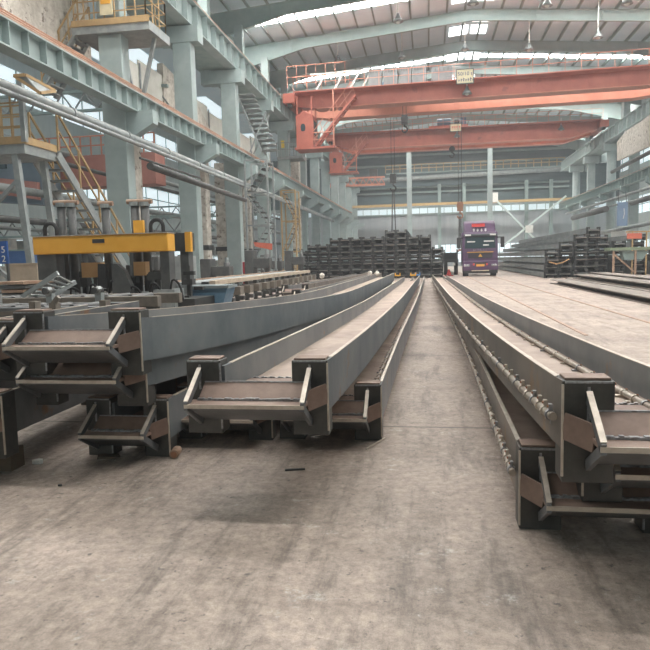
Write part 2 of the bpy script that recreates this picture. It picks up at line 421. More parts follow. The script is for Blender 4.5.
pipe('dark_conduit', [aty(140, 158, 17.3), aty(200, 178, 24)], .035, dgrey, 'thin dark tube just above the thick dark tube on the left', 'conduit')
pipe('service_pipe', [(16.9, 38, 6.35), (16.9, 85, 6.33)], .13, galv, 'grey pipe running along the right columns under the girder', flange_step=4)
pipe('service_pipe', [(16.9, 38, 5.3), (16.9, 72, 5.9)], .10, galv, 'lower grey pipe along the right columns')
pipe('dark_conduit', [aty(573, 218, 80), aty(606, 209, 64)], .28, dgrey, 'short dark cable trunk by the right columns', 'conduit')
pipe('dark_conduit', [aty(632, 203, 60), aty(652, 197, 52)], .22, dgrey, 'dark cable trunk at the far right under the pipes', 'conduit')
pipe('service_pipe', [aty(612, 172, 66), aty(660, 147, 50)], .16, dgrey, 'dark steel edge pipe below the peeling wall on the right')
pipe('service_pipe', [aty(590, 235, 70), aty(655, 222, 52)], .18, galv, 'grey beam pipe low behind the blue board')
# horizontal steel cross ties in the left bay
for k, (z, y, lab) in enumerate([(3.2, 36, 'nearest low'), (5.0, 50, 'middle'), (8.8, 30, 'high')]):
    t = thing('bay_tie_beam', (-20, y, z), 'grey lattice tie beam across the left bay, %s one' % lab, 'beam')
    m = MB(); m.box(-28.8, -12, y-.1, y+.1, z, z+.12); m.box(-28.8, -12, y-.1, y+.1, z+.9, z+1.02); m.build('chord', tealdk, t)
    m = MB()
    for j in range(14):
        x0 = -28.8+j*1.2; m.bar((x0, y, z+.1), (x0+.6, y, z+.9), .07); m.bar((x0+.6, y, z+.9), (x0+1.2, y, z+.1), .07)
    m.build('lacing', galv, t)
# peeling concrete columns behind the left steel ones
for k, (px, y, wpx, lab) in enumerate([(136, 25.5, 9, 'beside the nearest teal column'), (204, 33, 9, 'left one of the pair behind the roller table'), (224, 37.5, 15, 'broad right one of the pair behind the roller table'), (247, 45, 8, 'slim one above the red cabinet'), (296, 52, 9, 'far one under the crane cabin')]):
    p = aty(px, 200, y); hw = wpx/2*y/650
    top = 7.2 if k < 4 else 9.6
    t = thing('concrete_column', (p.x, y, 0), 'peeling whitewashed concrete column, '+lab, 'column', 'peeling concrete columns')
    m = MB(); m.box(p.x-hw, p.x+hw, y-.35, y+.35, 0, top); m.build('shaft', mottle, t, bevel=.04)
    m = MB(); m.box(p.x-hw-.06, p.x+hw+.06, y-.41, y+.41, 2.1, 2.35); m.build('band', hookbl, t)
# white boards above the lower left girder
for k in range(9):
    y = 24.5+k*3.0
    t = thing('parapet_board', (-12.3, y+1.45, 8.3), 'pale board above the lower left girder, %s from the camera' % ordn[k], 'board', 'boards above the lower left girder')
    MB().box(-12.36, -12.28, y, y+2.9, 8.3, 10.0+.25*(k % 2)).build('sheet', mat('board_cream', (204, 202, 192), (222, 220, 212), 1.5, .8, 0, 0, (160, 154, 144), .6, 1.5), t)
    MB().box(-12.28, -12.22, y, y+.08, 8.3, 10.1).build('batten', galv, t)
# machine tools and clutter along the left columns
def machine_tool(x, y, h, m_, lab):
    t = thing('machine_tool', (x, y, 0), lab, 'machine')
    MB().box(x-.7, x+.9, y-.4, y+.6, 0, .35).build('base', hookbl, t, bevel=.03)
    MB().box(x-.55, x-.1, y-.3, y+.5, .35, h).build('column', m_, t, bevel=.04)
    MB().box(x-.1, x+.7, y-.2, y+.4, h*.55, h*.8).build('arm', m_, t, bevel=.03)
    hd = MB().tube([(x+.5, y+.1, h*.35), (x+.5, y+.1, h*.9)], .13, 14).build('spindle_head', dgrey, t, smooth=True)
    MB().tube([(x+.5, y+.1, h*.9), (x+.5, y+.1, h*.9+.2)], .08, 12).build('motor', galv, hd)
    MB().box(x-.1, x+.85, y-.35, y+.5, .62, .72).build('work_table', galv, t)
    w = [(x+.3+.16*cos(a*pi/6), y-.45, .52+.16*sin(a*pi/6)) for a in range(13)]
    MB().tube(w, .02, 6).build('hand_wheel', galv, t)
for x, y, h, m_, lab in [(-8.6, 20.5, 1.7, dgrey, 'dark machine tool behind the yellow press, nearest of the row'), (-8.9, 26.5, 1.6, dgrey, 'grey machine tool beside the second teal column'), (-8.4, 31.5, 2.0, dgrey, 'dark machine tool behind the middle of the roller conveyor'),
        (-8.9, 36.5, 1.8, dgrey, 'grey machine tool by the scaffold tower'), (-8.7, 42.0, 2.1, dgrey, 'dark machine tool by the slim brown stair tower'), (-10.0, 47.5, 2.4, tealdk, 'dusty green machine tool left of the central stack'), (-13.5, 24, 2.6, dgrey, 'dark machine tool in the left bay behind the press')]:
    machine_tool(x, y, h, m_, lab)
for k, (x, z, r_, lab) in enumerate([(-14.2, 3.1, .12, 'low grey pipe'), (-15.5, 4.4, .16, 'thick grey pipe'), (-14.6, 5.6, .09, 'thin grey pipe'), (-17.5, 6.9, .14, 'high grey pipe')]):
    pipe('bay_pipe', [(x, 14, z), (x, 80, z)], r_, galv if k % 2 else dgrey, lab+' running lengthwise through the left bay')
for k, (x, y0, y1, z, lab) in enumerate([(-18, 18, 30, 0, 'nearest'), (-18.5, 33, 44, 0, 'second'), (-18, 48, 60, 0, 'third')]):
    t = thing('storage_rack', (x, (y0+y1)/2, 0), 'long grey storage rack in the left bay, %s one' % lab, 'rack')
    for zz in (.9, 2.0, 3.1): MB().box(x-.5, x+.5, y0, y1, zz, zz+.08).build('shelf', galv, t)
    for yy in (y0, (y0+y1)/2, y1-.1):
        for xx in (x-.5, x+.42): MB().box(xx, xx+.08, yy, yy+.1, 0, 3.6).build('post', tealdk, t)
    m = MB(); rr = random.Random(k)
    for q in range(14): yy = y0+.3+q*(y1-y0-1)/14; zz = (.98, 2.08)[q % 2]; m.box(x-.4, x+.4, yy, yy+.6, zz, zz+rr.uniform(.3, .8))
    tag(m.build('rack_goods', mat('goods_grey', (120, 124, 124), (170, 166, 156), 1.2, .8), t), kind='stuff')
# peeling parapet panels
tag(MB().box(-12.9, -12.6, 15, 24, 9.0, 13.5).build('peeling_panel', mottle), 'stained whitewashed parapet panel at the top left corner', 'panel')
tag(MB().prism([(30, 8.0), (36.5, 8.0), (36.5, 9.0), (34, 10.3), (30, 10.8)], 'x', -12.5, -12.2).build('peeling_panel', mottle), 'stained whitewashed panel with a curved end above the lower left girder', 'panel')
pp = [atx(a_, b_, 16.7) for a_, b_ in ((617, 161), (617, 142), (626, 131), (640, 122), (658, 108), (658, 142))]
tag(MB().prism([(v.y, v.z) for v in pp], 'x', 16.7, 16.95).build('peeling_panel', mottle), 'peeling cream wall panel between the right columns', 'panel')

# ---------------------------------------------------------------- back wall fittings
pipe('service_pipe', [(-13.5, 96.5, 12.6), (19, 96.5, 13.2)], .3, galv, 'long pale pipe across the back wall')
def rail_run(mb, p, q, h=1.0, n=10, r=.03, rails=(1.0, .5)):
    p = Vector(p); q = Vector(q)
    for k in range(n+1):
        a = p.lerp(q, k/n); mb.bar(a, a+Vector((0,0,h)), r*2)
    for f_ in rails: mb.bar(p+Vector((0,0,h*f_)), q+Vector((0,0,h*f_)), r*2)
t = thing('back_catwalk', (3, 97.2, 13.6), 'narrow railed catwalk across the back wall above the pipe', 'walkway')
m = MB(); m.box(-6, 19, 96.9, 97.6, 13.6, 13.75); m.build('deck', tealdk, t)
m = MB(); rail_run(m, (-6, 96.9, 13.75), (19, 96.9, 13.75), 1.1, 24, .05); m.build('railing', yelrail, t)
tag(MB().box(-13, 20, 95.4, 95.9, 8.8, 9.15).build('back_crane_beam', mat('ochre_beam', (176, 146, 96), (190, 160, 110), 2, .6)), 'thin ochre beam spanning the hall in front of the back wall', 'beam')
for k, (z, lab) in enumerate([(16.3, 'upper'), (14.9, 'middle'), (11.6, 'lower'), (10.9, 'lowest'), ]):
    tag(MB().box(-13, 20, 98.5, 98.9, z, z+.25).build('wall_girt', tealdk), 'long horizontal wall rail on the back wall, %s one' % lab, 'wall rail')
for k, (px, lab) in enumerate([(410, 'left'), (490, 'right')]):
    p = aty(px, 250, 80 if k == 0 else 80)
    t = thing('wind_post', (p.x, 80, 0), 'slim pale teal post rising to the crane, %s of the two behind the stacks' % lab, 'post')
    m = MB(); m.box(p.x-.28, p.x+.28, 79.8, 80.2, 0, 14.5); m.build('shaft', teal, t, bevel=.02)
    MB().box(p.x-.4, p.x+.4, 79.7, 80.3, 0, .1).build('base_plate', tealdk, t)
for k, px in enumerate([340, 440, 465, 528, 553]):
    p = aty(px, 250, 96)
    tag(MB().box(p.x-.22, p.x+.22, 97.6, 98.1, 0, 12).build('wall_post', tealdk), 'dusty teal wall post against the back wall, %s one from the left' % ordn[k].replace('nearest', 'first'), 'post')
palet = mat('pale_teal', (196, 214, 210), (206, 220, 216), 2, .5)
# cross bracing
t = thing('cross_brace', aty(536, 222, 92), 'large pale x shaped brace in front of the back wall', 'brace')
cxy = aty(529, 229, 92)
for a, b_ in [((494, 198), (560, 264)), ((566, 196), (503, 246))]:
    MB().bar(aty(*a, 92), aty(*b_, 92), .2, .5, up=(0,1,0)).build('brace_arm', palet, t)
MB().box(cxy.x-.5, cxy.x+.5, 91.7, 91.85, cxy.z-.5, cxy.z+.5).build('centre_plate', white, t)
MB().box(aty(494,198,92).x-.9, aty(494,198,92).x+.5, 91.7, 91.85, aty(494,198,92).z-.6, aty(494,198,92).z+.7).build('corner_plate', white, t)

# ================================================================ CRANES
def crane(Y, zb, zt, gauge, x0, x1, rname, lab):
    t = thing('overhead_crane', (3, Y, zb), lab, 'overhead crane')
    for j, (y, m_) in enumerate([(Y, cranep), (Y+gauge, craneor)]):  # rear girder a paler orange: the light on it is put into the colour
        g = MB(); W = .9
        poly = [(x0, zt), (x0, zt-.75), (x0+2.0, zb), (x1-3.2, zb), (x1-.6, zt-.75), (x1, zt-.75), (x1, zt)]
        g.prism(poly, 'y', y, y+W); go = g.build('main_girder', m_, t)
        g = MB(); g.box(x0, x1, y-.1, y+W+.1, zt, zt+.06); g.build('top_flange', craneor, go)
        g = MB(); g.box(x0+2.0, x1-3.2, y-.12, y+W+.12, zb-.06, zb); g.bar((x1-3.2, y+W/2, zb-.03), (x1-.6, y+W/2, zt-.78), W+.24, .06, up=(0,0,1)); g.build('bottom_flange', craneor, go)
        for k in range(13):
            xx = x0+2.4+(x1-x0-5.6)*k/12; MB().box(xx-.02, xx+.02, y-.03, y, zb, zt).build('stiffener', go.data.materials[0], go)
    for xx in (x0-.2, x1-.6):
        g = MB(); g.box(xx, xx+.8, Y-1.2, Y+gauge+2.1, zt-.75, zt-.1); e = g.build('end_carriage', cranep, t)
        for yy in (Y-.7, Y+gauge+1.5):
            MB().tube([(xx+.25, yy, zt-.75), (xx+.55, yy, zt-.75)], .28, 14).build('wheel', hookbl, e)
    g = MB(); rail_run(g, (x0+.5, Y-.9, zt+.05), (x1-.3, Y-.9, zt+.05), 1.0, 26, .018, (1.0, .55)); g.build('railing', craneor, t)
    g = MB(); g.box(x0+.5, x1-.3, Y-.95, Y, zt-.02, zt+.05); g.build('walkway', cranep, t)
    return t
c1 = crane(47.5, 12.4, 13.4, 3.5, -9.9, 17.6, '', 'large red double girder overhead crane nearest the camera')
c2 = crane(70.0, 13.05, 14.5, 2.8, -10.2, 17.4, '', 'red double girder overhead crane behind the nearest one')
def cabin(parent, xa, xb, y0, z0, z1, arm):
    g = MB(); g.box(xa, xb, y0, y0+1.6, z0, z1); g.prism([(xa, z1), (xb, z1), ((xa+xb)/2, z1+.32)], 'y', y0, y0+1.6)
    cb = g.build('cabin', cranep, parent, bevel=.03)
    g = MB(); cx = xa+.42*(xb-xa); hz = (z1-z0)
    poly = []
    for k in range(16):
        a = 2*pi*k/16; poly.append((cx+.17*cos(a), z0+hz*.62+.32*(sin(a) if abs(sin(a)) < .8 else .8*(1 if sin(a) > 0 else -1))))
    g.prism(poly, 'y', y0-.03, y0+.02); g.build('cabin_window', glassd, cb)
    MB().box(xb, xb+.03, y0+.3, y0+1.2, z0+hz*.4, z0+hz*.85).build('side_window', glassd, cb)
    MB().box(xa-.1, xb+1.6, y0-.1, y0+1.7, z0-.14, z0).build('floor_platform', cranep, cb)
    for xx in (xa+.1, xb-.1):
        for yy in (y0+.1, y0+1.5): MB().bar((xx, yy, z1), (xx, yy, z1+1.3), .1).build('hanger', cranep, cb)
    # stair up to the girder
    a = Vector((xb+.15, y0+.2, z0+.1)); b_ = a+Vector((arm, 0, arm*1.15))
    g = MB(); g.bar(a, b_, .16, .3, up=(0,1,0)); g.bar(a+Vector((0,.7,0)), b_+Vector((0,.7,0)), .1, .22, up=(0,1,0)); st = g.build('stair_stringer', cranep, parent)
    g = MB()
    for k in range(9): p = a.lerp(b_, (k+.5)/9); g.box(p.x-.12, p.x+.12, p.y, p.y+.7, p.z-.02, p.z+.02)
    g.build('stair_tread', craneor, st)
    g = MB(); u = Vector((-.25, 0, .95))
    for k in range(6): p = a.lerp(b_, k/5); g.bar(p, p+u, .04)
    g.bar(a+u, b_+u, .05); g.bar(a+u*.5, b_+u*.5, .04); g.build('stair_handrail', craneor, st)
    g = MB(); 
    g.bar((xb+1.5, y0, z0), (xb+1.5, y0, z1+1.6), .09); g.bar((xb, y0, z0+1.0), (xb+1.5, y0, z0+1.0), .06); g.bar((xb, y0, z0+.5), (xb+1.5, y0, z0+.5), .05); g.build('platform_guard', craneor, cb)
cabin(c1, -9.25, -8.0, 46.5, 9.5, 11.75, 2.9)
cabin(c2, -10.15, -8.8, 69.0, 10.6, 12.5, 2.6)
# electrical cabinets on crane 1
for k, (px0, px1) in enumerate([(368, 381), (383, 397), (399, 411), (412, 426), (431, 452)]):
    a = aty(px0, 95, 48.4); b_ = aty(px1, 95, 48.4); z0 = 13.46; h = 1.65 if k < 4 else 1.4
    cb = MB().box(a.x, b_.x, 48.3, 48.9, z0, z0+h).build('electrical_cabinet', louver, c1, bevel=.02)
    g = MB()
    for q in range(4): xx = a.x+(b_.x-a.x)*(q+1)/5; g.box(xx-.05, xx+.05, 48.27, 48.3, z0+h*.78, z0+h*.92)
    g.build('vent_slot', dgrey, cb)
g = MB()
for k in range(7): g.box(2.0-.6, 2.0+.4, 48.3, 48.34, 13.8+k*.18, 13.9+k*.18)
g.build('resistor_louvre', galv, c1)
g = MB(); rail_run(g, (-9.8, 46.5, 13.7), (-5.6, 46.5, 13.7), 1.5, 6, .02, (1.0, .5)); g.build('landing_railing', craneor, c1)
g = MB(); 
for xx in (-8.4, -7.0, -5.8, -4.9): g.bar((xx, 49, 13.7), (xx+.9, 49, 15.2), .12)
g.bar((-8.6, 49, 15.2), (-4.4, 49, 15.2), .12); g.build('top_frame', white, c1)
# trolleys
def trolley(parent, xc, y0, y1, z, s=1):
    tr = MB().box(xc-1.6*s, xc+1.6*s, y0, y1, z, z+.35).build('trolley', cranep, parent)
    MB().tube([(xc-.9*s, y0+.5, z+.75), (xc+.2*s, y0+.5, z+.75)], .38, 16).build('hoist_drum', bluep, tr, smooth=True)
    MB().tube([(xc+.5*s, y0+.5, z+.7), (xc+.9*s, y0+.5, z+.7)], .33, 14).build('brake_wheel', hookbl, tr)
    MB().box(xc+1.0*s, xc+1.45*s, y0+.3, y0+.8, z+.35, z+1.1).build('motor', bluep, tr)
trolley(c1, -2.6, 49.9, 51.8, 13.5)
c1.rotation_euler.z = -radians(2.2); trolley(c2, 2.2, 70.1, 73.6, 14.6, 1.25)
def board(name, px0, py0, px1, py1, y, lines, lab, m_ink=ink):
    a = aty(px0, py1, y); b_ = aty(px1, py0, y); z0 = (a.z+aty(px1, py1, y).z)/2; z1 = z0+(py1-py0)*y/650
    t = thing(name, ((a.x+b_.x)/2, y, z0), lab, 'sign')
    MB().box(a.x, b_.x, y, y+.06, z0, z1).build('panel', cream, t, bevel=.01)
    f_ = MB(); f_.box(a.x-.05, b_.x+.05, y-.02, y+.08, z0-.06, z0); f_.box(a.x-.05, b_.x+.05, y-.02, y+.08, z1, z1+.05)
    f_.box(a.x-.06, a.x, y-.02, y+.08, z0, z1); f_.box(b_.x, b_.x+.06, y-.02, y+.08, z0, z1); f_.build('frame', dgrey, t)
    for s, size, fz in lines:
        word('lettering', s, size, ((a.x+b_.x)/2, y-.01, z0+(z1-z0)*fz), (pi/2, 0, 0), m_ink, t)
    return t, a.x, b_.x, z0, z1
t, a, b_, z0, z1 = board('capacity_sign', 457, 70.5, 473, 83, 46.35, [('50/10 t', .34, .68)], 'cream load sign with dark blue figures on the near red crane')
g = MB()
for k in range(7):
    xx = a+.1+k*.155; h = .12+.1*((k*37) % 3)/2; g.box(xx, xx+.05, 46.33, 46.35, z0+.12, z0+.12+h); g.box(xx, xx+.11, 46.33, 46.35, z0+.12+h*.6, z0+.15+h*.6)
g.build('small_lettering', ink, t)
t, a, b_, z0, z1 = board('capacity_sign', 450.5, 124.5, 461, 131, 68.9, [], 'small cream load sign on the far red crane')
for k in range(5):
    g = MB(); xx = a+.12+k*.19; g.box(xx, xx+.1, 68.88, 68.9, z0+.32, z0+.5); g.box(xx+.02, xx+.07, 68.88, 68.9, z0+.12, z0+.33)
    g.build('small_letter', red, t)

def hook(px, py0, py1, y, ztop, lab, body=hookbl, s=1.0, sling=None):
    p0 = aty(px, py0, y); p1 = aty(px, py1, y); x = p0.x
    t = thing('crane_hook', (x, y, p1.z), lab, 'hook')
    g = MB()
    for dx in (-.12*s, .12*s): g.tube([(x+dx, y, p0.z), (x+dx, y, ztop)], .018, 5)
    g.build('wire_rope', hookbl, t)
    h = p0.z-p1.z; bl = h*.5 if not sling else .7*s
    g = MB(); g.box(x-.22*s, x+.22*s, y-.12, y+.12, p0.z-bl, p0.z); g.tube([(x, y-.16, p0.z-bl*.4), (x, y+.16, p0.z-bl*.4)], .26*s, 16); g.build('pulley_block', body, t)
    z = p0.z-bl; pts = [(x, y, z), (x, y, z-.15*s)]
    for k in range(9):
        a = pi/2 - k*pi*1.5/8; pts.append((x+.2*s*cos(a)*1, y, z-.35*s+.2*s*sin(a)))
    g = MB(); g.tube(pts, .06*s, 8); g.build('hook', body, t, smooth=True)
    if sling:
        g = MB(); g.tube([(x-.05, y, z-.4*s), (x-.16*sling, y, p1.z+.3)], .05, 6); g.tube([(x+.05, y, z-.4*s), (x+.16*sling, y, p1.z+.3)], .05, 6); g.build('sling_leg', dgrey, t)
        g = MB(); g.tube([(x-.25, y, p1.z+.25), (x, y, p1.z+.4), (x+.25, y, p1.z+.25), (x, y, p1.z), (x-.25, y, p1.z+.25)], .08, 6); g.build('spreader_hook', tag_or, t)
hook(404.5, 115, 134, 48.9, 13.75, 'black double pulley hook hanging below the near red crane')
hook(393, 174, 237, 55, 13.0, 'long lifting sling hanging over the left side of the steel pile', s=1.1, sling=1.0)
hook(460, 202, 255, 52, 13.0, 'orange hook with chain sling hanging beside the purple truck', body=tag_or, s=1.0, sling=.6)
hook(452, 148, 154, 71.3, 14.0, 'small black hook under the far red crane', s=1.2)
# little red crane low at far left of hall and one in the left bay
t = thing('small_crane', (-9, 88, 11.2), 'small orange lattice crane far off behind the crane cabins', 'overhead crane')
g = MB(); g.box(-13, -5.6, 88, 88.4, 11.1, 11.35); g.box(-13, -5.6, 88, 88.4, 12.1, 12.3); g.build('chord', craneor, t)
g = MB()
for k in range(9): x = -13+k*.82; g.bar((x, 88.2, 11.3), (x+.41, 88.2, 12.1), .1); g.bar((x+.41, 88.2, 12.1), (x+.82, 88.2, 11.3), .1)
g.build('lacing', craneor, t); MB().box(-7.6, -6.6, 88, 89, 12.3, 13.3).build('hoist', hookbl, t)
t = thing('side_bay_crane', (-16, 30, 5.3), 'red crane girder glimpsed in the left bay between columns', 'overhead crane')
g = MB(); g.box(-20.5, -12.9, 30.2, 31.4, 5.3, 6.8); g.build('main_girder', mat('hazed_red', (172, 116, 106), (186, 130, 118), 1, .6), t)  # pale red with the haze of the side bay put into the colour
g = MB(); rail_run(g, (-20.5, 30.2, 6.8), (-12.9, 30.2, 6.8), .9, 14, .03); g.build('railing', craneor, t)
t = thing('side_bay_cabin', (-22.5, 27, 4.2), 'dark blue grey crane cabin in the left bay behind the stairs', 'crane cabin')
MB().prism([(-27, 5.2), (-17.5, 4.3), (-17.5, 7.2), (-27, 8.4)], 'y', 28, 29.6).build('body', mat('slate_paint', (96, 112, 124), (116, 130, 140), .6, .6), t)
MB().box(-20.8, -19.2, 27.9, 28.0, 6.0, 6.8).build('window', glassd, t)
MB().prism([(-20.5, 5.0), (-17.6, 4.5), (-17.6, 5.3), (-20.5, 5.7)], 'y', 27.8, 28.0).build('red_panel', mat('hazed_red', (172, 116, 106), (186, 130, 118), 1, .6), t)

# ---------------------------------------------------------------- pendant lamps
for k, (px, py, y, top) in enumerate([(323, 66, 52, 9), (338, 62, 52, 0), (402, 58, 52, 0), (398, 22, 42, 0), (473, 4, 40, 0), (529, 50, 50, 0), (598, 38, 48, 0), (547, 6, 44, 0), (627, 4, 42, 0), (470, 36, 50, 0), (465, 50, 52, 0), (467, 94, 47, 0), (561, 130, 70, 0), (457, 137, 69.5, 0), (632, 62, 47, 0)]):
    if k in (0, 9, 14): continue
    p = aty(px, py, y); zt = min(roofz(p.x)-.1, p.z+2.4) if k not in (11, 12, 13) else p.z+1.2
    t = thing('pendant_lamp', (p.x, y, p.z), 'grey bell shaped pendant lamp %s' % {1: 'at the left over the crane landing', 2: 'over the grey crane cabinets', 3: 'high near the left rooflight strip', 4: 'high by the ridge rooflights', 5: 'on a long stem right of the ridge', 6: 'on a long stem at the far right', 7: 'topmost one in the middle of the right roof slope', 8: 'topmost one near the right edge', 10: 'just above the load sign', 11: 'hung below the load sign', 12: 'under the right end of the far crane', 13: 'under the small load sign'}[k], 'lamp', 'pendant lamps')
    MB().tube([(p.x, y, p.z+.35), (p.x, y, zt)], .035, 6).build('stem', white, t)
    MB().tube([(p.x, y, p.z+.5), (p.x, y, p.z+.32), (p.x, y, p.z+.2), (p.x, y, p.z)], [.08, .13, .22, .34], 16).build('lamp_shade', lampw, t, smooth=True)
    MB().tube([(p.x, y, p.z+.02), (p.x, y, p.z-.08)], [.16, .1], 12).build('bulb', white, t)

# ================================================================ STEEL PILES
def resample(kn, n):
    kn = sorted(kn); Y0, Y1 = kn[0][0], kn[-1][0]; out = []
    for i in range(n+1):
        y = Y0+(Y1-Y0)*(i/n)**1.6
        for a, b_ in zip(kn, kn[1:]):
            if y <= b_[0]+1e-9: break
        f_ = (y-a[0])/(b_[0]-a[0]); out.append([y, a[1]+(b_[1]-a[1])*f_, a[2]+(b_[2]-a[2])*f_])
    for _ in range(3):
        q = [list(o_) for o_ in out]
        for i in range(1, n): 
            for j in (1, 2): q[i][j] = (out[i-1][j]+2*out[i][j]+out[i+1][j])/4
        out = q
    return out
def atx(px, py, x):
    r = ray(px, py); return Vector((0, 0, EYE)) + r*(x/r.x)
def K(px, py, z): p = atz(px, py, z); return (p.y, p.x, z)
def sample(path, y):
    for a, b_ in zip(path, path[1:]):
        if y <= b_[0]: break
    f_ = max(0, min(1, (y-a[0])/(b_[0]-a[0]))); return a[1]+(b_[1]-a[1])*f_, a[2]+(b_[2]-a[2])*f_
def pile(label, knots, W=.62, side=1, bw=.215, H=.45, pipes=(), group='steel sheet piles in the foreground stacks', nose=True, fdrop=.0, mats=None, face=None, face2=None, clips=26, fhh=.30):
    path = resample(knots, 28); y0, x0, z0 = path[0]
    t = thing('steel_pile', (x0, y0, z0-H), label, 'steel pile', group)
    fm = face or steelbl
    def sweep(u0, u1, za, zb, m_, name, ystart=0.0, yend=None, par=None):    # za,zb measured down from top
        mb = MB(); P_ = [q for q in path if q[0] > y0+ystart+1e-4 and (yend is None or q[0] < y0+yend-1e-4)]
        xx, zz = sample(path, y0+ystart); P_ = [[y0+ystart, xx, zz]]+P_
        if yend is not None: xx, zz = sample(path, y0+yend); P_.append([y0+yend, xx, zz])
        n = len(P_)
        for y, x, z in P_:
            xa, xb = x-side*u0, x-side*u1
            mb.v += [Vector((xa, y, z-zb)), Vector((xb, y, z-zb)), Vector((xb, y, z-za)), Vector((xa, y, z-za))]
        for i in range(n-1):
            for k in range(4): a = i*4+k; b2 = i*4+(k+1) % 4; mb.f.append((a, b2, b2+4, a+4))
        mb.f += [(0,1,2,3), (4*n-1, 4*n-2, 4*n-3, 4*n-4)]
        return mb.build(name, m_, par or t)
    fh = min(H-.1, fhh)
    zm = H/2                                   # web depth below the top
    sweep(0, .022, fdrop, fh, fm, 'flange'); 
    sweep(W-.022, W, .035, fh, face2 or steelbl, 'flange')
    sweep(.022, W-.022, zm-.013, zm+.013, webst, 'web')
    sweep(-.001, .024, fdrop-.004, fdrop, edge, 'flange_edge', ystart=.12); sweep(W-.024, W+.001, .031, .035, edge, 'flange_edge', ystart=.12)
    def X(u): return x0-side*u
    def bx(mb, u0, u1, ya, yb, za, zb): a, b2 = sorted((X(u0), X(u1))); return mb.box(a, b2, ya, yb, z0-zb, z0-za)
    for u0, u1 in ((.0, bw), (W, W+bw)):
        b_ = bx(MB(), u0, u1, y0-.02, y0+.13, .0, H).build('end_block', blockst, t, bevel=.006)
        bx(MB(), u0+.012, u1-.012, y0-.005, y0+.115, -.012, 0).build('cap_plate', brownst, b_, bevel=.003)
        m_ = MB(); bx(m_, u0+.01, u1-.01, y0-.026, y0-.018, .0, .009); m_.build('weld_seam', weld, b_)
        ub = u0 if u0 == 0 else u1
        m_ = MB(); bx(m_, u0-.004, u0+.006, y0-.026, y0-.016, .015, H-.03); m_.build('weld_seam', edge if u0 == 0 else weld, b_)
    # shoe: doubler, lip, ribs, gusset
    sweep(bw+.004, W-.026, zm-.034, zm-.013, doublerst, 'doubler_plate', .02, .46)
    m_ = MB()
    for i in range(22):
        xx, zz = sample(path, y0+.462); ua = bw+(W-.03-bw)*i/22; ub = bw+(W-.03-bw)*(i+1)/22; a, b2 = sorted((xx-side*ua, xx-side*ub)); m_.box(a, b2, y0+.456, y0+.475, zz-zm+.012, zz-zm+.036+.004*(i % 3))
    m_.build('weld_bead', weld, t)
    ua, ub = bw*.5, W+bw*.6; D = .27; ym = y0-.15
    xa, xb = sorted((X(ua), X(ub)))
    def wedge(za, ya, zb, yb, th): return [(ya, za), (yb, zb), (yb, zb-th), (ya, za-th)]
    m_ = MB(); m_.prism(wedge(z0-zm+.012, ym, z0-zm+.095, y0-.02, .012), 'x', xa+.03, xb-.03); m_.build('apron_plate', brownst, t)
    m_ = MB(); m_.prism(wedge(z0-zm-.012, y0-D+.02, z0-zm-.125, y0-.02, .012), 'x', xa+.02, xb-.02); m_.build('soffit_plate', steel, t)
    m_ = MB(); r_ = random.Random(3); n = 30
    for i in range(n):
        a = xa+.03+(xb-xa-.06)*i/n; b2 = xa+.03+(xb-xa-.06)*(i+1)/n; m_.box(a, b2, ym-.012-.008*r_.random(), ym+.006, z0-zm+.01, z0-zm+.02+.008*r_.random())
    m_.build('weld_bead', weld, t)
    m_ = MB(); m_.box(xa+.03, xb-.03, y0-.024, y0-.012, z0-zm+.088, z0-zm+.1); m_.build('weld_bead', weld, t)
    m_ = MB().box(xa-.01, xb+.01, y0-D, ym+.02, z0-zm-.011, z0-zm+.011); lp = m_.build('lip_plate', brownst, t, bevel=.002)
    m_ = MB().box(xa-.012, xb+.012, y0-D-.006, y0-D, z0-zm-.012, z0-zm+.011); m_.build('lip_edge', edge, lp)
    for u in (ua, ub):
        xc = X(u); p0 = (xc, y0-.02, z0-zm+.15); p1 = (xc, y0-D, z0-zm+.002)
        m_ = MB(); m_.bar((xc, y0-.02, z0-zm+.155), p1, .022, .045, up=(0,0,1)); m_.bar((xc, y0-.02, z0-zm-.145), (xc, y0-D, z0-zm-.002), .022, .045, up=(0,0,1)); rb = m_.build('rib', steel, t, bevel=.002)
        m_ = MB(); m_.bar((xc, y0-.03, z0-zm+.182), (xc, y0-D-.004, z0-zm+.028), .026, .006, up=(0,0,1)); m_.build('rib_face', edge, rb)
        m_ = MB(); m_.box(xc-.006, xc+.006, y0-.026, y0-.018, z0-zm+.05, z0-zm+.2); m_.build('weld_bead', weld, rb)
    m_ = MB(); p = Vector((X(ua), y0-.14, z0-zm+.005)); q = Vector((X(.006), y0-.02, z0-zm+.03)); m_.bar(p, q, .012, .12); m_.build('side_plate', brownst, t, bevel=.002)
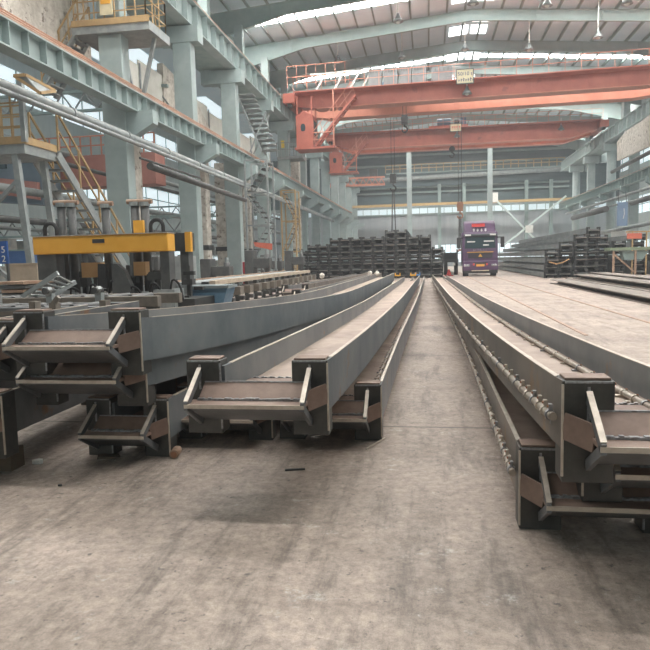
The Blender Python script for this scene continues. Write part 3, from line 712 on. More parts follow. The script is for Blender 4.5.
    for (u, dz, r_, nm) in pipes:
        yE = path[-1][0]-.3; ya = y0+(.02 if u < 0 else .05); pts = []
        n = 60
        for i in range(n+1):
            y = ya+(yE-ya)*(i/n)**1.8; xx, zz = sample(path, y); pts.append((xx-side*u, y, zz-dz))
        po = MB().tube(pts, r_, 8).build('interlock_pipe', pipest, t, smooth=True)
        y = ya+.05; k = 0
        while k < clips and y < yE:
            xx, zz = sample(path, y); xx -= side*u; zz -= dz
            cm = MB(); cm.tube([(xx, y-.012, zz), (xx, y+.012, zz)], r_*1.3, 10)
            if u < 0:
                cm.box(xx-.008, xx+.008, y-.014, y+.014, zz, zz+r_+.03); 
                cm.box(min(xx, xx-side*u*0), xx+.001, y-.008, y+.008, zz-r_-.022, zz)
            else:
                cm.box(xx-r_-.03, xx+r_+.03, y-.014, y+.014, zz-r_-.004, zz-r_+.008)
            co = cm.build('clip', edge if k % 3 else weld, po)
            tm = MB()
            if u < 0: tm.tube([(xx+side*.004, y, zz+r_+.018), (xx+side*.014, y, zz+r_+.019)], .006, 6)
            else: tm.tube([(xx+.012, y, zz+r_*.8), (xx+.012, y, zz+r_+.008)], .006, 6)
            tm.build('tack_weld', tag_or, co)
            y += .10+.03*k*(.6 if k < 8 else .9); k += 1
    return t
# right stack
R1 = [(2.90, .567, .905)]+[K(518.5, 352.3, .87), K(480, 323, .83), K(469.2, 314.2, .80), K(449.5, 295.7, .73), K(432.3, 274.8, .67)]
pile('near right steel pile resting on top of its stack, with bead clipped pipes along it', R1, W=.62, side=-1, pipes=((-.03, .165, .019, 'p'), (.505, .19, .018, 'p')), clips=44, face=warmst, face2=steelbl)
pile('lower right steel pile lying on the floor under the clipped one', [(3.47, .466, .44), (8, .50, .44), (18, .41, .44), (38, .22, .44)], W=.62, side=-1, pipes=((-.03, .15, .019, 'p'),), clips=40, face=warmst, face2=steelbl)
pile('short steel pile nested in the middle of the right stack', [(3.28, .74, .66), (5.2, .76, .66)], W=.60, side=-1, bw=.19, H=.43)
# middle stack
M1 = [(3.75, -.59, .86), (5.3, -.52, .85), (8, -.49, .80), (11.6, -.47, .73), (28, -.36, .67)]
pile('middle steel pile on top, its brown web facing up between two raised flanges', M1, W=.655, side=1, pipes=((.07, .205, .010, 'p'),), clips=40)
pile('steel pile on the floor at the right edge of the middle stack', [(5.08, -.375, .455), (8.5, -.36, .45), (15, -.27, .45), (35, -.18, .45)], W=.62, side=1, pipes=((.13, .19, .02, 'p'), ), clips=44)
pile('shaded steel pile on the floor beneath the left side of the middle stack', [(5.05, -1.26, .44), (12, -1.2, .44), (30, -1.1, .44)], W=.6, side=1, bw=.2)
# left stack
L1 = [(4.2, -1.95, 1.135), (5.6, -1.75, 1.07), (8.1, -1.6, .98), (11.7, -1.45, .89), (27, -1.38, .87)]
pile('topmost steel pile of the left stack with a blue grey flange', L1, W=.72, side=1, bw=.235, fdrop=.05, fhh=.35)
L2 = [(4.36, -2.0, .88), (5.5, -1.82, .84), (8, -1.62, .77), (11.7, -1.5, .73), (26, -1.42, .70)]
pile('second steel pile of the left stack, directly under the topmost', L2, W=.70, side=1, bw=.235, fdrop=.05)
pile('lowest steel pile of the left stack lying on the floor', [(4.55, -1.93, .44), (12, -1.85, .43), (30, -1.8, .43)], W=.46, side=1, bw=.2)
# far left pair
pile('dark steel pile at the left edge of the frame, lower one raised on timbers', [(3.95, -2.86, .60), (7, -2.95, .60), (10.5, -3.0, .58)], W=.62, side=1, face=steel, group='steel piles at the left edge', H=.45)
pile('dark steel pile at the left edge of the frame, upper one', [(4.4, -3.0, 1.055), (5.6, -3.04, 1.055), (6.6, -3.08, 1.055)], W=.62, side=1, face=steel, group='steel piles at the left edge')
for k, y in enumerate((4.1, 6.2, 8.2, 10)):
    tag(MB().box(-3.6, -2.95, y, y+.16, 0, .15).build('bearer_timber', timber), 'timber bearer under the dark steel pile at the left edge', 'timber', 'bearers under the left edge pile')
# extra piles behind, left of the left stack
pile('steel pile lying behind the left stack beside its topmost pile', [(15.5, -2.45, .74), (22, -2.35, .72), (32, -2.25, .72)], W=.62, side=1, group='steel piles behind the left stack', face=lowst)
pile('rusty steel pile lying furthest left behind the left stack', [(19, -3.5, .74), (25, -3.3, .72), (34, -3.1, .72)], W=.62, side=1, group='steel piles behind the left stack', face=lowst)
for x in (-2.95, -4.0):
    for y in (20.5, 25, 30):
        tag(MB().box(x-.3, x+.95, y, y+.2, 0, .25).build('bearer_timber', timber), 'timber bearer under the piles behind the left stack', 'timber', 'bearers behind the left stack')

# ---------------------------------------------------------------- stock stacks far off
def stock_meshes(L, mats3):
    W = .40; H = .42; out = []
    mb = MB(); mb.box(-W, -W+.03, 0, L, .05, .36); mb.box(W-.03, W, 0, L, .05, .36); mb.box(-W+.03, W-.03, 0, L, H/2-.02, H/2+.02); mb.box(-W+.03, W-.03, L-.03, L, .05, .36)  # plate closing the far end is added to keep the cells dark
    out.append(('body', mb, mats3[0]))
    mb = MB()
    for s in (-1, 1):
        a, b_ = sorted((s*W, s*(W-.2))); mb.box(a, b_, -.02, .12, 0, H)
        mb.prism([(-.02, H/2+.15), (-.24, H/2), (-.02, H/2-.13)], 'x', s*(W-.12)-.015, s*(W-.12)+.015)
    mb.prism([(-.02, H/2+.1), (-.15, H/2+.01), (-.15, H/2-.01), (-.02, H/2-.1)], 'x', -W+.13, W-.13)
    out.append(('end_plate', mb, mats3[1]))
    mb = MB(); mb.box(-.31, .31, -.265, -.15, H/2-.018, H/2+.018); mb.box(-W, -.20, -.03, -.02, .405, .425); mb.box(.20, W, -.03, -.02, .405, .425)
    out.append(('lip_edge', mb, mats3[2]))
    res = []
    for nm, mb, m_ in out:
        me = bpy.data.meshes.new(nm); me.from_pydata([tuple(v) for v in mb.v], [], mb.f); me.materials.append(m_)
        bm = bmesh.new(); bm.from_mesh(me); bmesh.ops.recalc_face_normals(bm, faces=bm.faces); bm.to_mesh(me); bm.free(); res.append((nm, me))
    return res
def place_stack(cols, y0f, L, group, lab, mats_):
    protos = [None, None]; src = None
    for ci, (x, nlev, yj) in enumerate(cols):
        for lv in range(nlev):
            k = (ci*3+lv*5+int(x*7)) % len(mats_)
            t = thing('stock_pile', (x+random.uniform(-.012, .012), y0f(x)+random.uniform(-.35, .35)+yj, lv*.432), lab(ci, lv, nlev, len(cols)), 'steel pile', group)
            if (L, k) not in CACHE: CACHE[(L, k)] = stock_meshes(L, mats_[k])
            for nm, me in CACHE[(L, k)]:
                b_ = bpy.data.objects.new(nm, me); C.objects.link(b_); b_.parent = t
CACHE = {}
levn = ['bottom', 'second', 'third', 'fourth', 'fifth', 'sixth', 'seventh', 'eighth']
coln = ['first', 'second', 'third', 'fourth', 'fifth', 'sixth', 'seventh', 'eighth', 'ninth', 'tenth', 'eleventh', 'twelfth', 'thirteenth']
def labf(what):
    def f_(ci, lv, n, nc):
        return 'dark pile end, %s, %s column from left, %s' % (what, coln[ci], 'topmost' if lv == n-1 else levn[lv]+' up')
    return f_
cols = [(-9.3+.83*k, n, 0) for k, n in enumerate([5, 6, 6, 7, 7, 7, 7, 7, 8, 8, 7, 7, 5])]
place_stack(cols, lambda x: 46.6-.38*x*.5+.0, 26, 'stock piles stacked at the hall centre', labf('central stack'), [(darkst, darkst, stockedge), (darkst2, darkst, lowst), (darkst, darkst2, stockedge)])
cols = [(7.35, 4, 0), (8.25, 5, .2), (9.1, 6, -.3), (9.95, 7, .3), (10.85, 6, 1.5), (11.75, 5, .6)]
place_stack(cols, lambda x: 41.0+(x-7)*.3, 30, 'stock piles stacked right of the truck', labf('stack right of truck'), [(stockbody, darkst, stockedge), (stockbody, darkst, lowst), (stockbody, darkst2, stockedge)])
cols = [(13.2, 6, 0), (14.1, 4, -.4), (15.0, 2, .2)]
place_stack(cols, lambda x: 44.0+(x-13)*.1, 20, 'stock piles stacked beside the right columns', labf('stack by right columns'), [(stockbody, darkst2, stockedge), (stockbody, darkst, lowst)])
# long pale piles fanned beside the truck (seen from the side)
# low flat piles on the right floor
for k, (dx, z, y1, lab) in enumerate([(0, 0, 33.5, 'nearest the aisle'), (.95, 0, 34.5, 'second from the aisle'), (1.9, 0, 35, 'third from the aisle'), (2.9, 0, 36, 'fourth from the aisle'), (1.2, .21, 34, 'left one laid on top'), (2.6, .21, 36.5, 'right one laid on top'), (3.9, 0, 36.5, 'fifth from the aisle'), (4.9, 0, 37, 'furthest from the aisle')]):
    x = 6.35+dx; mb = MB(); y0 = 12
    sl = MB(); W=.42
    mb.box(x-W, x+W, y0, y1, z+.17, z+.20); mb.box(x-.04, x+.04, y0, y1, z+.03, z+.17); mb.box(x-W, x+W, y0, y1, z, z+.03)
    tag(mb.build('flat_stock_pile', lowst), 'weathered long steel section lying flat on the right floor, '+lab, 'steel section', 'flat sections on the right floor')
# embedded floor rails
for k, (xa, lab) in enumerate([(4.45, 'further'), (2.75, 'nearer')]):
    y0 = 9 if k == 0 else 12
    m_ = MB().box(xa-.035, xa+.035, y0, 96, .0, .012)
    tag(m_.build('floor_rail', rustr), 'rusty rail set flush in the pale floor lane, %s one' % lab, 'rail')

# ================================================================ TRUCK
tx, ty = 3.65, 47.4
T = thing('semi_truck', (tx, ty, 0), 'purple high-roof cab semi truck facing the camera', 'truck')
def tb(a, b_, c, d, e, f_): return MB().box(tx+a, tx+b_, ty+c, ty+d, e, f_)
cab = MB(); 
prof = [(0.0, .75), (0.0, 1.75), (.12, 2.75), (.3, 3.15), (2.2, 3.15), (2.2, .75)]
cab.prism([(ty+a, b_) for a, b_ in prof], 'x', tx-1.22, tx+1.22); cabo = cab.build('cab', purple, T, bevel=.08)
g = MB(); g.prism([(ty+.35, 3.12), (ty+.75, 3.75), (ty+1.2, 3.95), (ty+2.2, 3.95), (ty+2.2, 3.12)], 'x', tx-1.1, tx+1.1); rf = g.build('roof_fairing', purple, T, bevel=.1)
g = MB(); g.add([(tx-1.06, ty+.07, 1.98), (tx+1.06, ty+.07, 1.98), (tx+1.0, ty+.165, 2.78), (tx-1.0, ty+.165, 2.78), (tx-1.06, ty-.02, 1.98), (tx+1.06, ty-.02, 1.98), (tx+1.0, ty+.08, 2.78), (tx-1.0, ty+.08, 2.78)], [(4,5,6,7),(0,3,2,1),(0,1,5,4),(3,7,6,2),(0,4,7,3),(1,2,6,5)]); ws = g.build('windscreen', glassd, T)
for a, b_, z in ((-.9, -.35, 2.4), (.25, .95, 2.42), (.2, .6, 2.15)): MB().box(tx+a, tx+b_, ty-.005, ty+.05, z, z+.09).build('dashboard_paper', white, ws)
tb(-1.15, 1.15, -.12, .2, 2.82, 2.98).build('sun_visor', mat('visor_dark', (52, 58, 62), None, rough=.3), T, bevel=.03)
for s in (-1, 1): tb(s*.85-.2, s*.85+.2, -.14, -.1, 2.86, 2.96).build('marker_lamp', white, T)
for k in range(4):
    cx = -.42+k*.27; g = MB(); g.box(tx+cx-.07, tx+cx+.07, ty+.26, ty+.32, 3.2, 3.24); g.box(tx+cx-.07, tx+cx+.07, ty+.26, ty+.34, 3.3, 3.33); g.box(tx+cx-.015, tx+cx+.015, ty+.26, ty+.33, 3.16, 3.36); g.build('roof_character', white, rf)
tb(-.55, .35, .45, .55, 3.5, 3.72).build('red_roof_sign', red, T)
tb(-.85, .85, -.05, .03, 1.28, 1.66).build('grille', mat('grille_dark', (44, 38, 48), None, rough=.4), T, bevel=.01)
tb(-.9, .9, -.07, .0, 1.68, 1.73).build('chrome_strip', gold, T)
MB().prism([(tx-.14, 1.38), (tx+.14, 1.38), (tx, 1.6)], 'y', ty-.09, ty-.04).build('badge', gold, T)
word('lettering', 'SITRAK', .2, (tx, ty-.03, 1.84), (pi/2, 0, 0), chrome, T, space=1.7)
tb(-1.22, 1.22, -.1, .3, .42, 1.1).build('bumper', purple, T, bevel=.05)
tb(-.5, .5, -.12, -.08, .78, .98).build('lower_grille', hookbl, T)
tb(-.28, .28, -.15, -.11, .7, .86).build('licence_plate', mat('plate_amber', (214, 150, 60), None, rough=.5), T)
for s in (-1, 1):
    tb(s*.95-.2, s*.95+.2, -.13, -.07, .7, .86).build('headlight', chrome, T, bevel=.02)
    tb(s*.45-.06, s*.45+.06, -.13, -.09, .78, .92).build('fog_lamp', red, T)
    m_ = MB().box(tx+s*1.5-.13, tx+s*1.5+.13, ty-.25, ty-.1, 2.0, 2.75); mr = m_.build('mirror', black, T, bevel=.03)
    MB().bar((tx+s*1.2, ty+.1, 2.72), (tx+s*1.45, ty-.17, 2.72), .06).build('mirror_arm', black, mr)
    m_ = MB().tube([(tx+s*.78, ty+.9, .5), (tx+s*1.16, ty+.9, .5)], .5, 24); wh = m_.build('wheel', black, T, smooth=False)
    MB().tube([(tx+s*1.1, ty+.9, .5), (tx+s*1.18, ty+.9, .5)], .27, 16).build('hub', chrome, wh)
tb(-1.2, 1.2, -.05, .35, .22, .42).build('lower_valance', black, T)
tb(-.6, .6, -.08, -.04, .38, .46).build('step_plate', cream, T)
tb(-.45, .45, 2.2, 7, .75, 1.0).build('chassis', hookbl, T)
# flatbed behind on the left
F = thing('flatbed_trailer', (1.9, 53, 0), 'dark flatbed trailer with steel load seen left of the truck', 'trailer')
MB().box(1.2, 2.35, 52, 62, 1.0, 1.25).build('deck', hookbl, F)
MB().box(1.25, 2.3, 52.2, 61.8, 1.25, 1.75).build('load', darkst, F)
for s in (1.25, 2.05): MB().tube([(s, 53, .5), (s+.28, 53, .5)], .5, 20).build('wheel', black, F)
MB().box(1.2, 1.3, 51.9, 52, .9, 2.0).build('front_stake', hookbl, F); MB().box(2.2, 2.3, 51.9, 52, .9, 2.0).build('front_stake', hookbl, F)
MB().box(1.9, 2.1, 51.85, 51.95, .75, .95).build('lamp', white, F)
t = thing('traffic_cone', tuple(atz(449, 276, 0)), 'small red traffic cone beside the trailer', 'cone'); p = ORG[t.name]
MB().tube([(p.x, p.y, .05), (p.x, p.y, .5)], [.2, .05], 14).build('cone_body', red, t); MB().box(p.x-.32, p.x+.32, p.y-.32, p.y+.32, 0, .06).build('base', red, t)

# ================================================================ LEFT MACHINES
PY = 12.0
press = thing('press_frame', (-6.3, PY, 0), 'yellow beamed steel press frame standing behind the left stack', 'machine')
def ax(px, y=PY): return aty(px, 250, y).x
def az(px, py, y=PY): return aty(px, py, y).z
yz0, yz1 = az(100, 253), az(100, 235)
b_ = MB(); a0, a1 = ax(33), ax(168); b_.box(a0, a1, PY, PY+.38, yz0, yz1); yb = b_.build('cross_beam', yellow, press, bevel=.02)
MB().box(a0-.01, a1+.01, PY-.02, PY+.4, yz1, yz1+.015).build('top_plate', edge, yb)
MB().box(ax(93), ax(105), PY-.012, PY, az(100, 243), az(100, 239)).build('name_plate', hookbl, yb)
b_ = MB(); xb0, xb1 = ax(60, 14.2), ax(190, 14.2); zz0, zz1 = az(180, 251, 14.2), az(180, 233, 14.2); b_.box(xb0, xb1, 14.2, 14.5, zz0, zz1); rb = b_.build('rear_beam', hookbl, press)
MB().box(xb1-.1, xb1+.03, 14.17, 14.3, zz0-.02, zz1+.02).build('end_plate', yellow, rb)
MB().bar((a1-.2, PY+.4, yz0+.1), (xb1-.5, 14.2, zz0+.1), .2, .12).build('side_rail', galv, press)
for px, y, w_ in ((46, PY+.05, .42), (164, PY+.05, .19), (184, 14.25, .2), (75, 14.2, .3), (133, 14.2, .2)):
    x = ax(px, y); p_ = MB().box(x-w_/2, x+w_/2, y, y+.3, .0, yz0 if y < 13 else zz0).build('upright', dgrey, press, bevel=.01)
    MB().box(x-w_/2-.12, x+w_/2+.12, y-.1, y+.4, .55, .95).build('foot_block', galv, p_)
# hydraulic posts above the beam
for k, (px, pt) in enumerate([(64, 206), (74, 206), (108, 207), (137, 205), (147, 205)]):
    x = ax(px, 12.6); zt = az(px, pt, 12.6); cy = MB().tube([(x, 12.6, .9), (x, 12.6, zt)], .085, 16).build('cylinder', dgrey, press, smooth=True)
    MB().tube([(x, 12.6, zt-.02), (x, 12.6, zt+.06)], .11, 14).build('cylinder_cap', galv, cy)
    MB().tube([(x-.16, 12.6, zt+.07), (x+.16, 12.6, zt+.07)], .05, 10).build('valve_pipe', rustr, cy)
for k, px in enumerate((52, 158)):
    x = ax(px, 12.3); z = yz1; pts = [(x-.13, 12.3, z)]+[(x-.13*cos(a*pi/8), 12.3, z+.15+.13*sin(a*pi/8)) for a in range(9)]+[(x+.13, 12.3, z)]
    MB().tube(pts, .04, 8).build('lifting_loop', black, press, smooth=True)
for px, y0_, y1_, xw in ((130, 219, 235, 11),):
    MB().box(ax(125), ax(135), PY+.42, PY+.5, az(130, 236), az(130, 219)).build('yellow_box', yellow, press)
for a_, b2, c_, d_ in ((75, 94, 278, 263), (128, 140, 276, 262)):
    MB().box(ax(a_), ax(b2), PY+.2, PY+.4, az(a_, c_), az(a_, d_)).build('tan_cover', tan, press)
x = ax(118); MB().prism([(ax(112), az(112, 305)), (ax(131), az(131, 305)), (ax(131), az(131, 285)), (ax(125), az(125, 270)), (ax(118), az(118, 264)), (ax(113), az(113, 264))], 'y', PY-.1, PY+.05).build('side_shield', dgrey, press)
MB().prism([(ax(97), az(97, 288)), (ax(106), az(106, 288)), (ax(105), az(105, 264)), (ax(98), az(98, 264))], 'y', PY-.05, PY+.05).build('side_shield', black, press)
g = MB(); rnd = random.Random(5)
for k in range(26):
    x = rnd.uniform(-7.4, -4.6); z = rnd.uniform(.5, 1.25); y = rnd.uniform(12.1, 13.6); s = rnd.uniform(.06, .2); g.box(x-s, x+s, y, y+s, z, z+s*.7)
g.box(-7.6, -4.5, 12.1, 13.9, .3, .75); g.build('machine_bed', hookbl, press)
for k in range(6):
    x = -7.1+k*.42; pts = [(x+.34*q/10, 11.95+.05*sin(q), .72+.30*sin(pi*q/10)*(1+.2*(k % 3))) for q in range(11)]
    MB().tube(pts, .022, 7).build('hydraulic_hose', black, press, smooth=True)
g = MB(); rnd = random.Random(11)
for k in range(8):
    x = rnd.uniform(-7.5, -4.7); g = MB(); g.box(x-.04, x+.04, 12.9, 13.0, .7, rnd.uniform(1.2, 1.62)); g.box(x-.1, x+.1, 12.85, 13.05, .9+.1*(k % 4), 1.02+.1*(k % 4)); g.build('guide_post', dgrey, press)
for dx in (0, .12): MB().box(ax(147)+dx, ax(147)+dx+.03, 11.85, 11.9, .55, az(147, 300)).build('yellow_post', yellow, press)

# cross roller table on the left at Y ~ 8.3
def table(name, x0, x1, y0, y1, z, lab, m_, nleg=6, along='x', brackets=0):
    t = thing(name, ((x0+x1)/2, (y0+y1)/2, 0), lab, 'roller table')
    MB().box(x0, x1, y0, y0+.14, z-.16, z).build('front_rail', m_, t, bevel=.008); MB().box(x0, x1, y1-.14, y1, z-.16, z).build('rear_rail', m_, t, bevel=.008)
    MB().box(x0, x1, y0+.06, y0+.09, z-.5, z-.16).build('side_skirt', dgrey, t)
    L = (x1-x0) if along == 'x' else (y1-y0)
    n = min(40, int(L/.4))
    for k in range(n):
        if along == 'x': x = x0+.2+k*(L-.3)/n; m2 = MB().tube([(x, y0+.12, z-.04), (x, y1-.12, z-.04)], .06, 10)
        else: y = y0+.2+k*(L-.3)/n; m2 = MB().tube([(x0+.08, y, z-.04), (x1-.08, y, z-.04)], .06, 10)
        m2.build('roller', dgrey, t)
    for k in range(nleg):
        f_ = (k+.3)/nleg
        for s in (0, 1):
            if along == 'x': x = x0+(x1-x0)*f_; y = y0+.07 if s == 0 else y1-.07
            else: y = y0+(y1-y0)*f_; x = x0+.07 if s == 0 else x1-.07
            MB().box(x-.05, x+.05, y-.05, y+.05, 0, z-.14).build('leg', dgrey, t)
    return t
t = table('roller_table', -8.2, -4.0, 9.2, 10.2, .97, 'long grey roller table in front of the yellow press', dustst, 6)
for k, x in enumerate((-7.4, -6.6, -5.7, -4.9)):
    g = MB(); g.box(x-.05, x+.05, 9.1, 9.2, .35, 1.04); g.bar((x-.02, 9.1, 1.02), (x+.06, 9.05, 1.12), .06); g.build('side_bracket', galv, t)
    MB().tube([(x, 9.0, 1.08), (x, 9.2, 1.08)], .05, 10).build('guide_wheel', dgrey, t)
t = table('roller_table', -8.4, -3.8, 7.2, 8.1, .96, 'low shadowed roller table right behind the left stack', steel, 6)
for x in (-6.3, -5.3, -4.4): 
    g = MB(); g.box(x-.04, x+.04, 7.08, 7.2, .3, 1.02); g.bar((x, 7.1, .88), (x+.62, 7.1, .93), .045); g.box(x+.6, x+.68, 7.08, 7.2, .3, 1.04); g.bar((x, 7.1, 1.0), (x+.08, 7.1, 1.09), .05); g.build('side_bracket', dustst, t)
# long conveyor towards the back
t = thing('roller_conveyor', (-5.3, 20, 0), 'long roller conveyor with a pale top rail running to the back on the left', 'conveyor')
MB().box(-5.05, -4.9, 14.6, 27, .92, 1.03).build('side_rail', mat('pale_rail', (176, 158, 138), (196, 180, 160), 3, .6), t)
MB().box(-6.1, -5.95, 14.6, 27, .92, 1.03).build('side_rail', rustr, t)
for k in range(24):
    y = 14.8+k*.51; MB().tube([(-5.95, y, .94), (-5.05, y, .94)], .07, 10).build('roller', galv, t)
for k in range(14):
    y = 14.8+k*.92; g = MB(); g.box(-5.04, -4.94, y-.06, y+.06, 0, .92); g.box(-5.0, -4.8, y-.1, y+.1, .45, .55); lg = g.build('leg', dgrey, t)
    MB().box(-4.98, -4.7, y+.2, y+.55, .62, .82).build('motor_box', dustst, lg)
MB().box(-5.0, -4.95, 14.6, 27, .3, .36).build('lower_rail', dgrey, t)
# blue bin
p = aty(190, 305, 13.3); q = aty(228, 300, 13.3)
t = thing('blue_bin', ((p.x+q.x)/2, 13.4, 0), 'scuffed blue steel bin in front of the roller conveyor', 'bin')
g = MB(); g.prism([(p.x, .1), (q.x-.25, .1), (q.x, .93), (p.x, .93)], 'y', 13.3, 13.9); g.build('body', bluep, t)
MB().box(p.x-.03, q.x+.03, 13.26, 13.94, .9, .96).build('rim', mat('bin_rim', (120, 130, 132), None), t)
g = MB(); g.box(p.x+.1, p.x+.2, 13.3, 13.9, 0, .1); g.box(q.x-.5, q.x-.4, 13.3, 13.9, 0, .1); g.build('skid', dgrey, t)
# steel plate rack left (aluminium-looking ladder lying on table)
t = thing('lattice_ladder', tuple(aty(40, 292, 9.6)), 'pale grey ladder-like frame leaning on the roller table', 'frame')
A = [aty(22, 297, 9.4), aty(58, 273, 9.4)]; B = [aty(48, 298, 9.6), aty(75, 282, 10.2)]
MB().bar(A[0], A[1], .05, .07).build('side_rail', galv, t); MB().bar(B[0], B[1], .05, .07).build('side_rail', galv, t)
for k in range(6): MB().tube([A[0].lerp(A[1], (k+.5)/6), B[0].lerp(B[1], (k+.5)/6)], .02, 8).build('rung', galv, t)
# wall clutter: crates, cabinets, plates
def boxthing(name, px0, px1, py0, py1, y, d, m_, lab, cat, det=None, ground=False):
    a = aty(px0, py1, y); b_ = aty(px1, py0, y); z0 = 0 if ground else aty((px0+px1)/2, py1, y).z; z1 = aty((px0+px1)/2, py0, y).z
    t = thing(name, ((a.x+b_.x)/2, y, z0), lab, cat)
    MB().box(a.x, b_.x, y, y+d, z0, z1).build('body', m_, t, bevel=.01)
    if det: MB().box(a.x-.02, b_.x+.02, y-.02, y+d+.02, z1-.03, z1+.02).build('lid', det, t)
    MB().box(a.x+.03, a.x+.07, y-.015, y, z0+(z1-z0)*.4, z0+(z1-z0)*.6).build('handle', dgrey, t)
    return t
crate = mat('beige_crate', (168, 152, 132), (184, 168, 148), 4, .7)
boxthing('storage_crate', 8, 37, 264, 284, 15, .9, crate, 'plain beige crate at the left edge behind the roller table', 'crate', crate, True)
boxthing('storage_cabinet', 176, 190, 256, 292, 18, .5, galv, 'grey control cabinet with a pink notice beside the press', 'cabinet', None, True)
boxthing('blue_container', 8, 34, 250, 263, 21, 2.2, mat('strong_blue', (52, 88, 140), (66, 102, 152), 2, .5), 'blue container at the left edge of the frame', 'container', tealdk, True)
boxthing('red_cabinet', 243, 249, 262, 278, 34, .5, mat('hydrant_red', (176, 46, 56), None), 'narrow red cabinet behind the roller conveyor', 'cabinet', None, True)
t = thing('stacked_plates', tuple(aty(15, 290, 11)), 'stack of brown steel plates at the left edge', 'plates')
for k in range(5):
    a = aty(-4, 283+k*4, 11); b_ = aty(30+2*(k % 2), 283+k*4, 11); MB().box(a.x, b_.x, 10.8, 11.8, a.z-.03, a.z+.02).build('plate', rustr if k % 2 == 0 else dgrey, t)
a = aty(14, 290, 11); MB().box(a.x-.5, a.x+.5, 10.9, 11.7, 0, aty(14, 300, 11).z-.02).build('trestle', dgrey, t)
# blue notice at left edge
t = thing('blue_notice', tuple(aty(3, 250, 13)), 'blue notice board with white figures at the left edge', 'sign')
a = aty(-4, 264, 13); b_ = aty(6.5, 241, 13); MB().box(a.x, b_.x, 13, 13.04, a.z, b_.z).build('panel', mat('strong_blue2', (40, 84, 150), None), t)
for dz in (.1, .3): word('lettering', '2' if dz == .1 else '5', .2, (b_.x-.09, 12.99, a.z+dz), (pi/2, 0, 0), white, t)
MB().box(b_.x-.08, b_.x-.04, 13.04, 13.1, 0, b_.z).build('post', dgrey, t)
# orange banner on trestle
t = thing('orange_banner', tuple(aty(261, 246, 32)), 'faded orange red banner tied to a scaffold', 'banner')
a = [aty(253.5, 242, 32), aty(272, 243.5, 32), aty(272, 250, 32), aty(255, 246.5, 32)]
MB().add([tuple(v) for v in a]+[(v.x, v.y+.05, v.z) for v in a], [(0,1,2,3),(7,6,5,4),(0,4,5,1),(1,5,6,2),(2,6,7,3),(3,7,4,0)]).build('sheet', mat('banner_red', (206, 112, 88), (190, 96, 76), 6, .8), t)
# scaffolding / stair towers in the mid distance
def scaffold(px0, px1, y, ztop, lab, steps=7, m_=galv):
    a = aty(px0, 260, y).x; b_ = aty(px1, 260, y).x; t = thing('access_tower', ((a+b_)/2, y, 0), lab, 'stair tower')
    for x in (a, b_):
        for dy in (0, 1.3): MB().bar((x, y+dy, 0), (x, y+dy, ztop), .09).build('post', m_, t)
    n = max(2, int(ztop/1.6)); g = MB(); h = ztop/n
    for k in range(n+1): g.bar((a, y, k*h), (b_, y, k*h), .07); g.bar((a, y+1.3, k*h), (b_, y+1.3, k*h), .07)
    g.build('cross_bar', m_, t); g = MB()
    for k in range(n):
        p0, p1 = (a, b_) if k % 2 else (b_, a)
        for dy in (0, 1.3): MB().bar((p0, y+dy, k*h), (p1, y+dy, (k+1)*h), .06).build('diagonal', m_, t); g = MB()
    for k in range(n):
        p0, p1 = (a, b_) if k % 2 else (b_, a)
        for j in range(6): f_ = (j+.5)/6; x = p0+(p1-p0)*f_; z = (k+f_)*h; g.box(x-.14, x+.14, y+.2, y+1.1, z-.02, z+.02)
    g.build('tread', dgrey, t)
scaffold(248, 270, 33, 6.6, 'grey scaffold stair tower right of the peeling columns')
scaffold(283, 297, 44, 6.2, 'slim brown stair tower further along the left side', m_=yelrail)
scaffold(238, 262, 30.5, 0.1+11, 'tall grey stair tower between the two left crane girders') if False else None
# stairs rising between lower and upper girder near 2nd column
t = thing('upper_stair', tuple(aty(250, 120, 37)), 'steep grey stair between the two crane girders on the left', 'stair')
for dx in (0, .8):
    p0 = aty(262, 152, 37)+Vector((0, dx, 0)); p1 = aty(236, 92, 37)+Vector((0, dx, 0)); MB().bar(p0, p1, .08, .22, up=(0,1,0)).build('stringer', galv, t)
    p2 = aty(250, 152, 37)+Vector((0, dx, 0)); p3 = aty(266, 112, 37)+Vector((0, dx, 0)); MB().bar(p2, p3, .07, .07, up=(0,1,0)).build('brace', galv, t)
for k in range(12):
    p = aty(262, 152, 37).lerp(aty(236, 92, 37), (k+.5)/12); MB().box(p.x-.05, p.x+.9, 37, 37.8, p.z-.02, p.z+.02).build('tread', galv, t)

# near-left platform with stairs
S = thing('stair_platform', (-10.5, 16, 0), 'grey steel platform with ochre railing and stairs at the left edge', 'stair')
Zp = 4.55
MB().box(-12.4, -9.9, 15.2, 16.6, Zp-.28, Zp).build('platform_deck', galv, S, bevel=.01)
MB().box(-12.4, -9.88, 15.16, 15.2, Zp-.04, Zp+.14).build('kick_plate', yelrail, S); MB().box(-9.9, -9.86, 15.16, 16.6, Zp-.04, Zp+.14).build('kick_plate', yelrail, S)
g = MB(); rail_run(g, (-12.4, 15.2, Zp+.1), (-9.9, 15.2, Zp+.1), 1.15, 8, .018, (1.0, .75, .5, .25)); g.build('railing', yelrail, S); g = MB(); rail_run(g, (-12.4, 16.6, Zp+.1), (-10.8, 16.6, Zp+.1), 1.15, 5, .018, (1.0, .75, .5, .25)); g.build('railing', yelrail, S)
MB().box(-9.95, -9.83, 15.15, 15.27, Zp, 6.1).build('corner_post', galv, S)
for x, y, tilt in ((-10.15, 15.3, .25), (-12.3, 15.3, 0), (-10.15, 16.5, .25)):
    lg = MB().bar((x-tilt*.3, y, Zp-.28), (x+tilt, y, 0), .16, .14).build('leg', galv, S)
MB().bar((-10.2, 15.3, Zp-.9), (-12.2, 15.3, 1.9), .09).build('brace', galv, S); MB().bar((-12.3, 15.3, 2.6), (-10.0, 15.3, .6), .09).build('brace', galv, S)
st0 = Vector((-9.85, 16.6, Zp)); st1 = Vector((-9.55, 21.2, 0.0))
